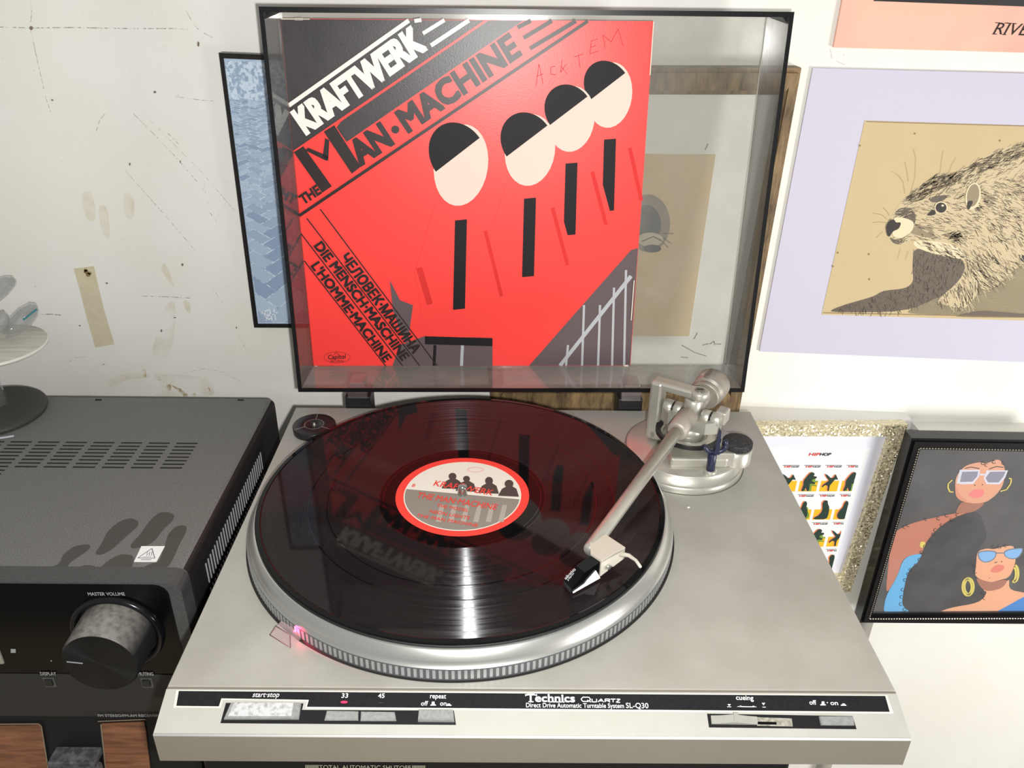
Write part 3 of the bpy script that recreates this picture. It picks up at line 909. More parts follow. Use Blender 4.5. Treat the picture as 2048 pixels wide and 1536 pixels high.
for i, x in enumerate((hx, hx + .257)):
    mb = MB(); mb.box((x, YB + .0135, -.0335), (.0235, .025, .045), .0012)
    for k in range(5): mb.box((x, YB + .0008, -.040 + k * .005), (.020, .0012, .0016), .0003)
    hb = mb.build('hinge', M_black, tt, 'black hinge socket')
    mb = MB(); mb.box((x + .0004, YB + .0045, -.0085), (.0185, .008, .009), .0008); mb.box((x + .0004, YB + .010, .0015), (.0145, .020, .0055), .0008)
    mb.build('hinge_tab', clear_mat('clear_hinge', (.86, .83, .83), .16, (200, 190, 188)), hb, 'clear plastic hinge tab')

for x in (XL + .03, XR - .075):
    for y in (-.15, .14):
        mb = MB(); mb.cyl((x, y, -.0695), (x, y, -.0575), .016, None, 24, .001); mb.build('foot', M_black, tt)

# ------------------------------------------------------------------ RECORD
rec = thing('vinyl_record', 'black vinyl record with red rimmed label on the platter', 'record', (0, 0, -.0016))
M_vin = vinyl_mat()
mb = MB(); n = 240
mb.lathe([(.0037, -.0016), (.1500, -.0016), (.1505, -.0010), (.1505, -.0006), (.1500, 0), (.1470, .0003), (.1462, 0), (.0500, 0), (.0037, 0)], n=n, smooth=False)
mb.build('disc', M_vin, rec)
mb = MB(); M_rgap = mat('track_gap', (5, 5, 6), .03, 0, .6)
for r in (.0585, .0995, .113, .0615): mb.lathe([(r, .00006), (r + .0007, .00006)], n=200)
mb.build('track_gap', M_rgap, rec)
LBL = ZP(.0003)
mb = MB(); mb.lathe([(.0037, .0002), (.0500, .0002)], n=120); lb = mb.build('label', mat('label_red', (244, 72, 62), .5, 0, .3), rec, 'red rim of the paper label')
mb = MB(); mb.lathe([(.0037, .0003), (.0440, .0003)], n=120, mi=0)
o = mb.build('label_face', flat('label_cream', (232, 230, 218)), rec, 'cream and grey printed label face')
mb = MB()
def arc_pts(r, a0, a1, n=24): return [(r * math.cos(R(a0 + (a1 - a0) * k / n)), r * math.sin(R(a0 + (a1 - a0) * k / n)), .00042) for k in range(n + 1)]
mb.poly(arc_pts(.0432, 172, 352), 0)
for (x, y, rx, ry) in ((905, 953, 8, 7), (933, 958, 7, 6), (978, 962, 8, 8), (1018, 968, 9, 8)):
    mb.poly(ell(LBL, (x, y), rx, ry, .0002, 14), 1)
    mb.poly(LBL.pts([(x - 22, y + 24), (x - 14, y + 10), (x - 3, y + 4), (x + 5, y + 4), (x + 15, y + 10), (x + 20, y + 26)], .00022), 1)
for x in (880, 905, 930, 955, 980, 1005):
    mb.poly(LBL.pts([(x, 1010), (x + 9, 1011), (x + 2, 1045), (x - 9, 1044)], .00028), 2)
mb.build('label_print', [flat('label_grey', (142, 137, 128)), flat('label_dark', (76, 70, 66)), flat('label_pale', (172, 167, 156))], o, fix=False)
mb = MB()
M_lt = flat('label_text', (232, 74, 62))
word(o, M_lt, LBL, 'KRAFTWERK', (866, 972), (984, 992), (869, 961), .012, .0004)
word(o, M_lt, LBL, 'THE MAN·MACHINE', (832, 996), (992, 1021), (835, 985), .01, .0004)
word(o, M_lt, LBL, 'THE MODEL', (872, 1014), (936, 1025), (874, 1008), .01, .0004)
word(o, M_lt, LBL, 'NEON LIGHTS', (858, 1026), (938, 1040), (860, 1020), .01, .0004)
word(o, M_lt, LBL, 'THE MAN MACHINE', (832, 1034), (954, 1055), (834, 1028), .01, .0004)
ring(mb, LBL, (951, 940), 16, 4.5, .0003, .0004, 24)
word(o, M_lt, LBL, 'B', (823, 974), (829, 975), (823, 968), .01, .0004)
mb.build('emblem_ring', M_lt, o, fix=False)

# 45 adapter
ap = ZP(-.0165).P(628.5, 848.5)
ad = thing('single_adapter', 'round black adapter puck in the back left corner of the turntable', 'record adapter', (ap.x, ap.y, H))
ar = .0190
mb = MB(); mb.lathe([(ar, H), (ar, -.0172), (ar - .0006, -.0165), (.0045, -.0165), (.0038, -.0185), (0, -.0185)], (ap.x, ap.y, 0), 64)
mb.build('puck', mat('adapter_black', (30, 28, 30), .35, 0, .5), ad)
mb = MB(); mb.lathe([(.0082, -.01638), (.0088, -.01638)], (ap.x, ap.y, 0), 48)
for a in (92, 212, 332):
    rt = Matrix.Rotation(R(a), 3, 'Z'); mb.box(Vector((ap.x, ap.y, -.0164)) + rt @ Vector((.0135, 0, 0)), (.0095, .0006, .0002), 0, rt)
mb.build('groove', mat('worn_edge', (140, 136, 132), .4, .3), ad, 'pale worn groove')
mb = MB(); mb.cyl((ap.x, ap.y, -.0186), (ap.x, ap.y, -.0150), .0019, .0006, 16); mb.build('centre_pin', M_arm, ad)
cp = ZD.P(1377, 1016)
o = MB().box(cp + Vector((0, 0, .0006)), (.0022, .0013, .0010), .0004, Matrix.Rotation(.5, 3, 'Z')).build('crumb', mat('crumb', (240, 238, 226), .7))
o['label'] = 'tiny white crumb lying on the grey top plate right of the platter'; o['category'] = 'crumb'

# ------------------------------------------------------------------ RECORD SLEEVE
SX, SZ, SR, SS = -.20502, .00224, .00256, .31418
def sv(a, b, c):
    x = SX + a * math.cos(SR) - b * math.sin(SR); z = SZ + a * math.sin(SR) + b * math.cos(SR)
    return cv_(x, z, c)
sl_ = thing('record_sleeve', 'red and black cardboard record sleeve standing inside the open lid', 'record sleeve', sv(SS / 2, 0, .002))
M_red = mat('sleeve_red', (252, 66, 60), .36, 0, .45, 0, 1, None, .06, 700)
M_sblk = mat('sleeve_black', (52, 48, 50), .36, 0, .5, .6, 60, (64, 60, 62), .08, 700)
M_swht = mat('sleeve_white', (240, 238, 230), .4, 0, .4, .15, 90, (215, 205, 195))
M_sdrk = mat('sleeve_dark', (40, 30, 30), .38, 0, .45)
bb = MB()
rc_ = .002
cor = []
for (ax_, az_, a0) in ((rc_, rc_, 180), (SS - rc_ * .3, rc_ * .3, 270), (SS - rc_ * .3, SS - rc_ * .3, 0), (rc_ * .3, SS - rc_ * .3, 90)):
    rr = rc_ if az_ == rc_ else rc_ * .3
    for k in range(4): cor.append(sv(ax_ + rr * math.cos(R(a0 + 30 * k)), az_ + rr * math.sin(R(a0 + 30 * k)), .0008))
bb.prism(cor, N_ * .0032)
brd = bb.build('cardboard', [M_red, mat('card_edge', (120, 104, 90), .8)], sl_)
for p in brd.data.polygons:
    if abs(p.normal.dot(N_)) < .7: p.material_index = 1
SP = Plane(sv(0, 0, .0040), N_)
def sclip(pts, off):
    """plane points, kept inside the board"""
    out = []
    for x, y in pts:
        p = SP.P(x, y); d = p - sv(0, 0, .004)
        xa = E2 * math.cos(SR) + U2 * math.sin(SR); za = U2 * math.cos(SR) - E2 * math.sin(SR)
        a = min(max(d.dot(xa), .0003), SS - .0003); b = min(max(d.dot(za), .0003), SS - .0003)
        out.append(sv(a, b, .004 + off))
    return out
# black corner block and bands
mb = MB()
mb.poly(sclip([(555, 30), (971, 36), (587, 302.5), (555, 303)], .0001))
mb.poly(sclip([(977, 38), (1046, 38), (693, 284), (673, 255), (682, 243)], .0001))
mb.build('black_block', M_sblk, sl_, 'black printed corner', fix=False)
# abstract picture: pale discs, dark caps and bars on red
mb = MB(); cols = [flat('art_pale', (226, 206, 192)), flat('art_black', (24, 20, 24)), flat('art_deep', (214, 46, 42)), flat('art_grey', (98, 84, 86)), flat('art_steel', (176, 178, 182)), flat('art_tan', (214, 170, 130)), M_red]
def ap_(pts, o_, m_): mb.poly(sclip(pts, o_), m_)
def ae_(c, rx, ry, o_, m_, tilt=0, a0=0, a1=360):
    t = R(tilt); n_ = 28; l = []
    for k in range(n_ + (0 if a1 - a0 == 360 else 1)):
        a = R(a0 + (a1 - a0) * k / n_); x = rx * math.cos(a); y = ry * math.sin(a)
        l.append((c[0] + x * math.cos(t) - y * math.sin(t), c[1] + x * math.sin(t) + y * math.cos(t)))
    ap_(l, o_, m_)
ap_([(1058, 737), (1262, 500), (1290, 496), (1290, 740)], .00012, 3)
ap_([(785, 737), (800, 690), (850, 672), (985, 676), (985, 737)], .00012, 3)
def rod(x0, y0, x1, y1, wd, o_, m_):
    p = sclip([(x0, y0), (x1, y1)], o_); d = p[1] - p[0]; q = N_.cross(d.normalized()) * wd / 2
    mb.add([p[0] - q, p[1] - q, p[1] + q, p[0] + q], [(0, 1, 2, 3)], m_)
rod(1120, 733, 1262, 552, .0038, .0002, 4)
for (x0, y0, y1) in ((1136, 690, 733), (1168, 610, 733), (1200, 610, 733), (1228, 575, 733), (1252, 540, 733)): rod(x0, y0, x0 - 4, y1, .0022, .00022, 4)
for x in (815, 842, 870, 925, 955): rod(x, 690, x - 2, 733, .003, .0002, 4 if x in (925,) else 1 if x == 870 else 2 if False else 3)
for i, (x, y, rx, ry) in enumerate(((1220, 190, 44, 66), (1143, 238, 46, 66), (1060, 300, 50, 72), (922, 330, 54, 82))):
    o_ = .00016 + .00012 * i
    ap_([(x - rx * .95, y + ry * .95), (x + rx * .95, y + ry * .95), (x + rx * 1.75, y + ry * 3.0), (x + rx * 1.45, y + ry * 4.2), (x - rx * 1.3, y + ry * 4.2), (x - rx * 1.7, y + ry * 2.6)] if i else [(x - 38, y + 60), (x + 38, y + 60), (x + 66, y + 100), (1290, 420), (1290, 480), (x - 40, y + 260)], o_, 6)
    rod(x - rx * 1.55, y + ry * 2.5, x - rx * 1.15, y + ry * 3.4, .006, o_ + .00002, 2)
    rod(x + rx * .9, y + ry * 1.6, x + rx * 1.5, y + ry * 3.2, .0035, o_ + .00002, 2)
    ae_((x, y), rx, ry, o_ + .00005, 0, 8)
    ae_((x - rx * .12, y - ry * .25), rx * 1.02, ry * .82, o_ + .00008, 1, -28, 172, 352)
    ap_([(x - 12, y + ry * 1.35), (x + 12, y + ry * 1.32), (x + 8, y + ry * 3.5), (x - 16, y + ry * 3.53)], o_ + .00009, 1)
ap_([(780, 560), (800, 600), (826, 610), (815, 690), (800, 660), (786, 620)], .0007, 3)
ap_([(850, 672), (985, 676), (985, 692), (850, 688)], .0007, 1)
mb.build('printed_picture', cols, sl_, 'plain picture of pale discs with dark caps and bars', fix=False)
# lines and lettering
mb = MB()
def sl2(x0, y0, x1, y1, wd, m_, o_=.0010):
    p = sclip([(x0, y0), (x1, y1)], o_); d = p[1] - p[0]; q = N_.cross(d.normalized()) * wd / 2
    mb.add([p[0] - q, p[1] - q, p[1] + q, p[0] + q], [(0, 1, 2, 3)], m_)
sl2(578, 211, 818, 41, .0034, 0); sl2(829, 42, 843, 40, .003, 0)
sl2(846, 67, 889, 39, .0030, 0); sl2(862, 91, 938, 40, .0034, 0)
sl2(588, 303, 972, 39, .0016, 1)
sl2(599, 431, 1176, 40, .0027, 2)
sl2(1035, 55, 1062, 39, .0034, 2); sl2(1047, 76, 1104, 40, .0034, 2); sl2(1060, 97, 1152, 40, .0034, 2)
for (x0, y0, x1, y1) in ((641, 418, 875, 735), (614, 436, 840, 735), (602, 466, 806, 735), (609, 521, 772, 735)): sl2(x0, y0, x1, y1, .0011, 2)
word(sl_, M_swht, SP, 'KRAFTWERK', (613, 272), (857, 99), (580, 224), .055, .0011, 0, None)
word(sl_, M_sdrk, SP, 'THE', (608, 410), (645, 386), (596, 392), .06, .0011, 0, None)
word(sl_, M_sdrk, SP, 'AN', (722, 334), (791, 288), (697, 285), .055, .0011, 0, .0)
word(sl_, M_sdrk, SP, 'MACHINE', (817, 268), (1046, 110), (792, 222), .055, .0011, 0, .0)
mb.poly(ell(SP, (791, 259), 8, 8, .0011, 16), 2)
for q in ([(588, 304), (607, 292), (664, 372), (645, 385)], [(648, 263), (669, 250), (722, 333), (704, 347)], [(610, 300), (617, 295), (657, 312), (654, 322)], [(657, 322), (659, 280), (651, 276), (646, 312)]): mb.poly(SP.pts(q, .00112), 2)
word(sl_, M_sdrk, SP, 'ЧЕЛОВЕК·МАШИНА', (679, 516), (826, 708), (697, 504), .05, .0011, 0, 0)
word(sl_, M_sdrk, SP, 'DIE MENSCH·MASCHINE', (627, 492), (804, 722), (644, 480), .05, .0011, 0, 0)
word(sl_, M_sdrk, SP, "L'HOMME·MACHINE", (621, 532), (769, 725), (637, 520), .05, .0011, 0, 0)
ring(mb, SP, (674.5, 714), 26, 11, .0003, .0011, 40, mi=2)
word(sl_, M_sdrk, SP, 'Capitol', (656, 718), (691, 716.5), (658, 709), .02, .0011, 0, .2)
word(sl_, M_sdrk, SP, 'RECORDS', (662, 723.5), (688, 723), (662, 720), .01, .0011, 0)
stroke(mb, SP, [(668, 709), (673, 704), (680, 710)], .0004, .0011, 2)
mb.build('printed_line', [M_swht, M_red, M_sdrk], sl_, 'white, red and black diagonal lines', fix=False)
# pen scrawl
mb = MB(); hwt = .00042
for l in ([(1072, 172), (1078, 128), (1086, 168)], [(1073, 152), (1086, 148)], [(1110, 132), (1102, 134), (1101, 148), (1112, 150)], [(1124, 120), (1121, 145), (1132, 128)], [(1122, 132), (1134, 148)],
          [(1148, 114), (1166, 108)], [(1157, 112), (1160, 135)], [(1182, 82), (1180, 108), (1196, 102)], [(1180, 95), (1192, 91)], [(1182, 82), (1195, 78)],
          [(1210, 98), (1206, 70), (1222, 84), (1236, 58), (1246, 92)]): stroke(mb, SP, l, hwt, .0012)
mb.build('pen_scrawl', flat('pen', (196, 40, 50)), sl_, 'faint pen writing at the upper right', fix=False)
# worn white edges
for (x0, y0, x1, y1, wd) in ((562, 38, 620, 38, .0007), (590, 37.5, 606, 37.5, .0016), (1308, 40, 1300, 150, .0008), (1268, 560, 1262, 640, .0008), (1248, 733, 1256, 733, .0022), (630, 732, 636, 736, .0012)):
    mb = MB(); sl2(x0, y0, x1, y1, wd, 0, .0011); mb.build('worn_edge', mat('bare_card', (226, 214, 196), .8), sl_, 'bare worn cardboard edge', fix=False)

# ------------------------------------------------------------------ RECEIVER
ZT = -.040; RX = -.2003; RYB = .2165; RYF = -.0549; RXL = -.640; ZRB = -.1765
rv = thing('stereo_receiver', 'dusty black stereo receiver with big volume knob left of the turntable', 'receiver', ((RX + RXL) / 2, .08, ZRB))
M_case = mat('dusty_case', (104, 104, 101), .62, 0, .3, .8, 1100, (146, 145, 140), .05, 1500, None, 0, .45, .7)
M_side = mat('case_side', (44, 42, 42), .5, 0, .4, .3, 60, (56, 50, 50))
mb = MB()
pf = [(RX, ZRB + .012), (RX, ZT - .0075)] + [(RX - .0065 + .0065 * math.cos(R(a)), ZT - .0065 + .0065 * math.sin(R(a))) for a in (15, 35, 55, 75)] + [(RX - .0075, ZT), (RXL, ZT), (RXL, ZRB + .012)]
mb.prism([(x, RYB, z) for x, z in pf], (0, RYF + .017 - RYB, 0))
for i, p in enumerate(mb.f): pass
cs = mb.build('case', [M_case, M_side], rv)
for p in cs.data.polygons:
    if p.normal.x > .5: p.material_index = 1
# front moulding, black gloss panel and lower strips
def fpoly(name, pts, d, m, label=None, par=None):
    return MB().prism(pts, (0, d, 0)).build(name, m, par or rv, label)
xr = RX + .0008
fr = [(xr, ZRB + .004), (xr, ZT - .0085)] + [(xr - .0085 + .0085 * math.cos(R(a)), ZT - .0085 + .0085 * math.sin(R(a))) for a in (20, 45, 70)] + [(xr - .0085, ZT + .0004), (RXL, ZT + .0004), (RXL, ZRB + .004)]
fpoly('front_frame', [(x, RYF, z) for x, z in fr], .0168, mat('dusty_frame', (70, 70, 71), .55, 0, .4, .5, 700, (92, 91, 90)))
xi = RX - .0085
fr = [(xi, -.1300), (xi, ZT - .0105)] + [(xi - .009 + .009 * math.cos(R(a)), ZT - .0105 - .0 + .009 * math.sin(R(a))) for a in (20, 45, 70)] + [(xi - .010, ZT - .0012), (RXL, ZT - .0012), (RXL, -.1300)]
fpoly('gloss_panel', [(x, RYF - .0006, z) for x, z in fr], .002, M_gloss, 'glossy black front panel')
fpoly('control_strip', [(x, RYF - .0012, z) for x, z in ((RX - .003, -.154), (RX - .003, -.1296), (RXL, -.1296), (RXL, -.154))], .003, mat('matte_strip', (44, 44, 45), .5, 0, .4, .3, 400, (54, 54, 54)))
fpoly('base_strip', [(x, RYF - .0003, z) for x, z in ((RX - .003, -.1765), (RX - .003, -.1545), (RXL, -.1545), (RXL, -.1765))], .003, mat('base_strip', (38, 39, 43), .3, 0, .5))
PF = YP(RYF - .0006)
mb = MB()
M_pg = mat('print_grey', (158, 160, 162), .5)
word(rv, M_pg, PF, 'MASTER VOLUME', (177, 1190.5), (251, 1190.5), (177, 1184), .03, .0003)
PF2 = YP(RYF - .0012)
word(rv, M_pg, PF2, 'DISPLAY', (82, 1350), (114, 1350), (82, 1343.5), .03, .0003)
word(rv, M_pg, PF2, 'MUTING', (277, 1350.5), (308, 1350.5), (277, 1344), .03, .0003)
word(rv, M_pg, PF2, 'FM STEREO/FM-AM RECEIVER', (197, 1433), (318, 1433), (197, 1428), .02, .0003)
for (x, y, s_) in ((27, 1301, 5),): mb.poly(PF.pts([(x - s_, y - 4), (x + s_, y - 4), (x + s_, y + 4), (x - s_, y + 4)], .0004))
mb.build('indicator', M_pg, rv, fix=False); mb = MB(); mb.poly(ell(PF, (103, 1321), 1.5, 1.5, .0004, 8))
mb.build('indicator', M_pg, rv, fix=False)
# knob
kc = PF.P(236, 1263); kr = .0262
qk = Matrix.Rotation(R(90), 3, 'X')      # lathe z axis -> -y
mb = MB(); mb.lathe([(.0340, 0), (.0335, .0030), (.0310, .0042), (.0285, .0018), (.0285, 0)], kc, 90, qk)
mb.build('knob_ring', mat('ring_black', (22, 22, 26), .18, .3, .6), rv, 'glossy ring round the volume knob')
mb = MB(); mb.lathe([(.0278, .0), (.0270, .0290)], kc, 90, qk); mb.lathe([(.0270, .0290), (.0258, .0308)], kc, 90, qk)
def settled(name, lo, hi, z0, z1):
    """dust that has settled on the upper side"""
    m, nt, b = base_mat(name); N = nt.nodes.new; L = nt.links.new
    ge = N('ShaderNodeNewGeometry'); sp_ = N('ShaderNodeSeparateXYZ'); L(ge.outputs['Normal'], sp_.inputs[0])
    mr = N('ShaderNodeMapRange'); mr.inputs[1].default_value = z0; mr.inputs[2].default_value = z1; L(sp_.outputs[2], mr.inputs[0])
    tc = N('ShaderNodeTexCoord'); n = N('ShaderNodeTexNoise'); n.inputs['Scale'].default_value = 220; n.inputs['Detail'].default_value = 6; L(tc.outputs['Object'], n.inputs['Vector'])
    m2 = N('ShaderNodeMapRange'); m2.inputs[1].default_value = .3; m2.inputs[2].default_value = .6; m2.inputs[3].default_value = .45; L(n.outputs['Fac'], m2.inputs[0])
    mu = N('ShaderNodeMath'); mu.operation = 'MULTIPLY'; L(mr.outputs[0], mu.inputs[0]); L(m2.outputs[0], mu.inputs[1])
    mx = N('ShaderNodeMix'); mx.data_type = 'RGBA'; mx.inputs[6].default_value = (*s2l(lo), 1); mx.inputs[7].default_value = (*s2l(hi), 1); L(mu.outputs[0], mx.inputs[0]); L(mx.outputs[2], b.inputs['Base Color'])
    b.inputs['Roughness'].default_value = .45
    return m
kn = mb.build('volume_knob', settled('dusty_knob', (34, 34, 36), (136, 132, 126), .25, .95), rv, 'large black volume knob with a dusty top')
mb = MB(); mb.lathe([(.0258, .0308), (0, .0308)], kc, 90, qk)
m, nt, b = base_mat('spun_black'); b.inputs['Base Color'].default_value = (.035, .035, .038, 1); b.inputs['Metallic'].default_value = .8; b.inputs['Roughness'].default_value = .33; b.inputs['Anisotropic'].default_value = .85
tn = nt.nodes.new('ShaderNodeTangent'); tn.axis = 'Y'; nt.links.new(tn.outputs[0], b.inputs['Tangent'])
ko = mb.build('knob_face', m, rv, 'spun black face of the volume knob')
# move spun origin to the axis of the knob so that its turning lines run round it
ko.data.transform(Matrix.Translation(-kc)); ko.location = kc
mb = MB(); ia = R(-22)
mb.box(kc + Vector((-.0185 * math.cos(ia), -.0310, -.0185 * math.sin(ia) - .006)), (.011, .0004, .0008), 0, Matrix.Rotation(R(8), 3, 'Y'))
mb.build('knob_mark', mat('print_grey', (158, 160, 162)), rv)
def small_button(px, py, w_=.0062, hgt=.0066):
    p = PF2.P(px, py)
    mb = MB(); mb.box(p + Vector((0, .0004, 0)), (w_ + .003, .0016, hgt + .004), .0008); bz = mb.build('button_bezel', mat('bezel', (86, 86, 86), .4, .2), rv)
    mb = MB(); mb.box(p + Vector((0, -.0006, .0008)), (w_, .0026, hgt), .0008); mb.build('button', mat('button_dark', (34, 34, 36), .35, 0, .5), bz)
small_button(99, 1365); small_button(294, 1366); small_button(214, 1368)
mb = MB(); mb.box(PF.P(-6, 1305), (.006, .003, .022), .001); mb.build('button', M_arm, rv, 'pale edge of a key at the left')
# top vents
PT = ZP(ZT)
xs = [PT.P(353 - 55.8 * k, 887).x for k in range(12)]
wv = PT.P(395, 887).x - PT.P(353, 887).x
y0 = PT.P(374, 887).y; y1 = PT.P(345, 936).y
M_slot = mat('slot_black', (10, 10, 11), .7)
me0 = None
for k in range(9):
    rows = 8 if k < 6 else 18
    for r_ in range(rows):
        y = y0 + (y1 - y0) * r_ / 7
        if me0 is None:
            ob = MB().box((0, 0, 0), (wv, .0016, .0004), 0).build('vent_slot', M_slot, rv); me0 = ob.data
        else:
            ob = bpy.data.objects.new('vent_slot', me0); C.objects.link(ob); attach(ob, rv)
        ob.location = (xs[k] + wv / 2, y, ZT + .0001)
# side vents
PX = XP(RX)
pa = PX.P(519, 905); pb = PX.P(524, 939); pe = PX.P(419, 1110)
nb = 30; me1 = None
zt1, zb1 = pa.z, pb.z
MB().box((RX + .0001, (pa.y + pe.y) / 2 - .012, (zt1 + zb1) / 2 - .009), (.0006, pa.y - pe.y + .05, (zt1 - zb1) + .030), 0).build('vent_panel', mat('vent_black', (6, 6, 7), .8), rv)
for k in range(nb):
    y = pa.y + (pe.y - pa.y) * k / 27
    for (zz, hh) in (((zt1 + zb1) / 2, zt1 - zb1), (zb1 - .0115, .012)):
        if hh > .013 or True:
            if me1 is None: me1 = {}
            key = round(hh, 4)
            if key not in me1:
                ob = MB().box((0, 0, 0), (.0010, .0011, hh), 0).build('vent_slat', mat('slat_grey', (178, 178, 184), .5, .2), rv); me1[key] = ob.data
            else:
                ob = bpy.data.objects.new('vent_slat', me1[key]); C.objects.link(ob); attach(ob, rv)
            ob.location = (RX + .0007, y, zz)
# warning sticker and finger wipes in the dust
stk = MB()
q = [(283, 1093), (330, 1093), (313, 1124.5), (268, 1124.5)]
stk.prism(PT.pts(q, .0002), (0, 0, .0002)); sk = stk.build('warning_sticker', mat('sticker_white', (245, 245, 243), .5), rv, 'white hot surface warning sticker')
mb = MB()
tri = [(304, 1098), (310, 1117.5), (276, 1117)]
stroke(mb, PT, tri + [tri[0]], .0006, .0006)
for x in (295, 299.5, 304): stroke(mb, PT, [(x + 1, 1105), (x - 1, 1108), (x, 1110), (x - 2, 1113)], .0004, .0006)
stroke(mb, PT, [(286, 1115), (303, 1115)], .0003, .0006); stroke(mb, PT, [(282, 1120.5), (303, 1120.5)], .0006, .0006)
mb.build('warning_symbol', mat('print_slate', (110, 112, 120), .5), sk, fix=False)
M_wipe = mat('wiped_case', (72, 71, 66), .55, 0, .3, .4, 900, (88, 87, 82))
for pg in ([(188, 1109), (205, 1085), (215, 1062), (240, 1042), (262, 1036), (277, 1042), (277, 1052), (250, 1075), (225, 1099), (203, 1110)],
           [(260, 1090), (280, 1070), (300, 1040), (320, 1024), (338, 1025), (350, 1030), (345, 1043), (325, 1060), (312, 1080), (290, 1094), (263, 1098)],
           [(330, 1090), (336, 1068), (352, 1052), (372, 1050), (374, 1062), (358, 1090), (350, 1110), (340, 1130), (330, 1138), (280, 1138), (300, 1128), (318, 1124)],
           [(55, 1164), (85, 1138), (118, 1130), (125, 1110), (148, 1092), (178, 1088), (182, 1096), (160, 1112), (140, 1125), (130, 1142), (112, 1166)],
           [(115, 1166), (140, 1140), (170, 1130), (192, 1132), (192, 1142), (178, 1166)], [(195, 1166), (196, 1140), (215, 1122), (240, 1108), (265, 1110), (268, 1122), (262, 1140), (250, 1166)], [(258, 1166), (268, 1140), (325, 1140), (322, 1166)]):
    mb = MB(); mb.poly(PT.pts(soft(pg), .00015)); mb.build('finger_wipe', M_wipe, rv, 'dark finger wipe in the dust', fix=False)
for y in (-.03, .19):
    for x in (RX - .04, RXL + .04):
        mb = MB(); mb.cyl((x, y, ZRB - .001), (x, y, ZRB + .014), .02, None, 24); mb.build('foot', M_black, rv)
mb = MB(); p = PT.P(482, 799.5); mb.box(p + Vector((0, -.001, .0004)), (.006, .002, .0010), .0003); p = PT.P(198, 799); mb.box(p + Vector((0, -.001, .0004)), (.006, .002, .001), .0003)
mb.build('case_clip', M_black, rv)

# ------------------------------------------------------------------ WOOD-TRIMMED CONSOLE under the receiver
TBL = -.345
cn = thing('wood_trim_console', 'black console with walnut front panels beneath the receiver', 'console', (-.42, .07, TBL))
TA = R(75); CYF = -.0470; CZ = -.1790
cd_ = Vector((0, -math.cos(TA), -math.sin(TA))); cnn = Vector((0, -math.sin(TA), math.cos(TA)))
PC = Plane((0, CYF, CZ), cnn)
mb = MB()
ln_ = (CZ - TBL) / math.sin(TA)
pf = [(CYF, CZ), (CYF - math.cos(TA) * ln_, TBL), (.21, TBL), (.21, CZ)]
mb.prism([(RXL, y, z) for y, z in pf], (RX - .012 - RXL, 0, 0))
mb.build('shell', mat('console_black', (18, 18, 19), .45, 0, .4, .3, 60, (26, 26, 28)), cn)
def wood_mat():
    m, nt, b = base_mat('walnut'); N = nt.nodes.new; L = nt.links.new
    tc = N('ShaderNodeTexCoord'); mp = N('ShaderNodeMapping'); mp.inputs['Scale'].default_value = (18, 160, 160); L(tc.outputs['Object'], mp.inputs[0])
    n = N('ShaderNodeTexNoise'); n.inputs['Scale'].default_value = 1.6; n.inputs['Detail'].default_value = 7; n.inputs['Distortion'].default_value = .6; L(mp.outputs[0], n.inputs['Vector'])
    cr = N('ShaderNodeValToRGB'); e = cr.color_ramp.elements
    e[0].position = .3; e[0].color = (*s2l((96, 60, 42)), 1); e[1].position = .7; e[1].color = (*s2l((148, 99, 70)), 1); L(n.outputs['Fac'], cr.inputs[0]); L(cr.outputs[0], b.inputs['Base Color'])
    b.inputs['Roughness'].default_value = .45; return m
M_wal = wood_mat(); M_wedge = mat('worn_trim', (140, 124, 104), .5, .2)
for pg in ([(-40, 1450), (82, 1448), (86, 1466), (104, 1580), (-20, 1584)], [(204, 1446), (290, 1442), (293, 1460), (306, 1575), (218, 1580)]):
    mb = MB(); mb.prism(PC.pts(pg, .0002), cnn * .0012); wp = mb.build('wood_panel', M_wal, cn, 'walnut grain front panel')
    mb = MB(); e_ = pg if pg[0][0] > 0 else pg[1:4]
    if pg[0][0] > 0: stroke(mb, PC, [pg[0], pg[4]], .0012, .0018); stroke(mb, PC, [(196, 1442), (292, 1438)], .0009, .0006)
    else: stroke(mb, PC, [(-40, 1446), (80, 1445), (85, 1450), (90, 1480), (106, 1580)], .001, .0018)
    mb.build('panel_edge', M_wedge, wp, fix=False)
mb = MB(); b0 = PC.P(112, 1497); b1 = PC.P(204, 1500); cc = (b0 + b1) / 2
rotc = Matrix.Rotation(TA - R(90), 3, 'X')
mb.box(cc + cnn * .006 + cd_ * .003, ((b1 - b0).length, .016, .0070), .0012)
mb.box(cc + cnn * .009 + cd_ * .030, ((b1 - b0).length * 1.1, .024, .042), .004)
mb.build('lever', mat('dusty_lever', (70, 70, 74), .6, 0, .3, .8, 160, (120, 120, 122), 0, 1, None, 0, .42, .66), cn, 'dusty grey lever between the panels')

# ------------------------------------------------------------------ CASSETTE DECK under the turntable
ck = thing('cassette_deck', 'black tape deck standing under the turntable', 'tape deck', (.01, .0, -.199))
mb = MB(); mb.box((.0285, .003, -.1345), (.357, .354, .129), .002); mb.build('body', mat('deck_black', (14, 14, 16), .35, 0, .4), ck)
PCK = YP(-.1741)
mb = MB()
text(mb, PCK, 'TOTAL AUTOMATIC SHUTOFF', (639, 1537.5), (822, 1538.5), (639, 1529.5), .0, .0003)
for k in range(9):
    stroke(mb, PCK, [(612 + 3 * k, 1529), (612 + 3 * k, 1538)], .0005, .0003); stroke(mb, PCK, [(825.5 + 3 * k, 1530), (825.5 + 3 * k, 1539)], .0005, .0003)
mb.build('lettering', mat('print_brass', (150, 146, 128), .5), ck, 'row of small pale capitals', fix=False)
mb = MB(); mb.box((-.10, -.1755, -.125), (.12, .003, .075), .002); mb.build('tape_door', M_gloss, ck)
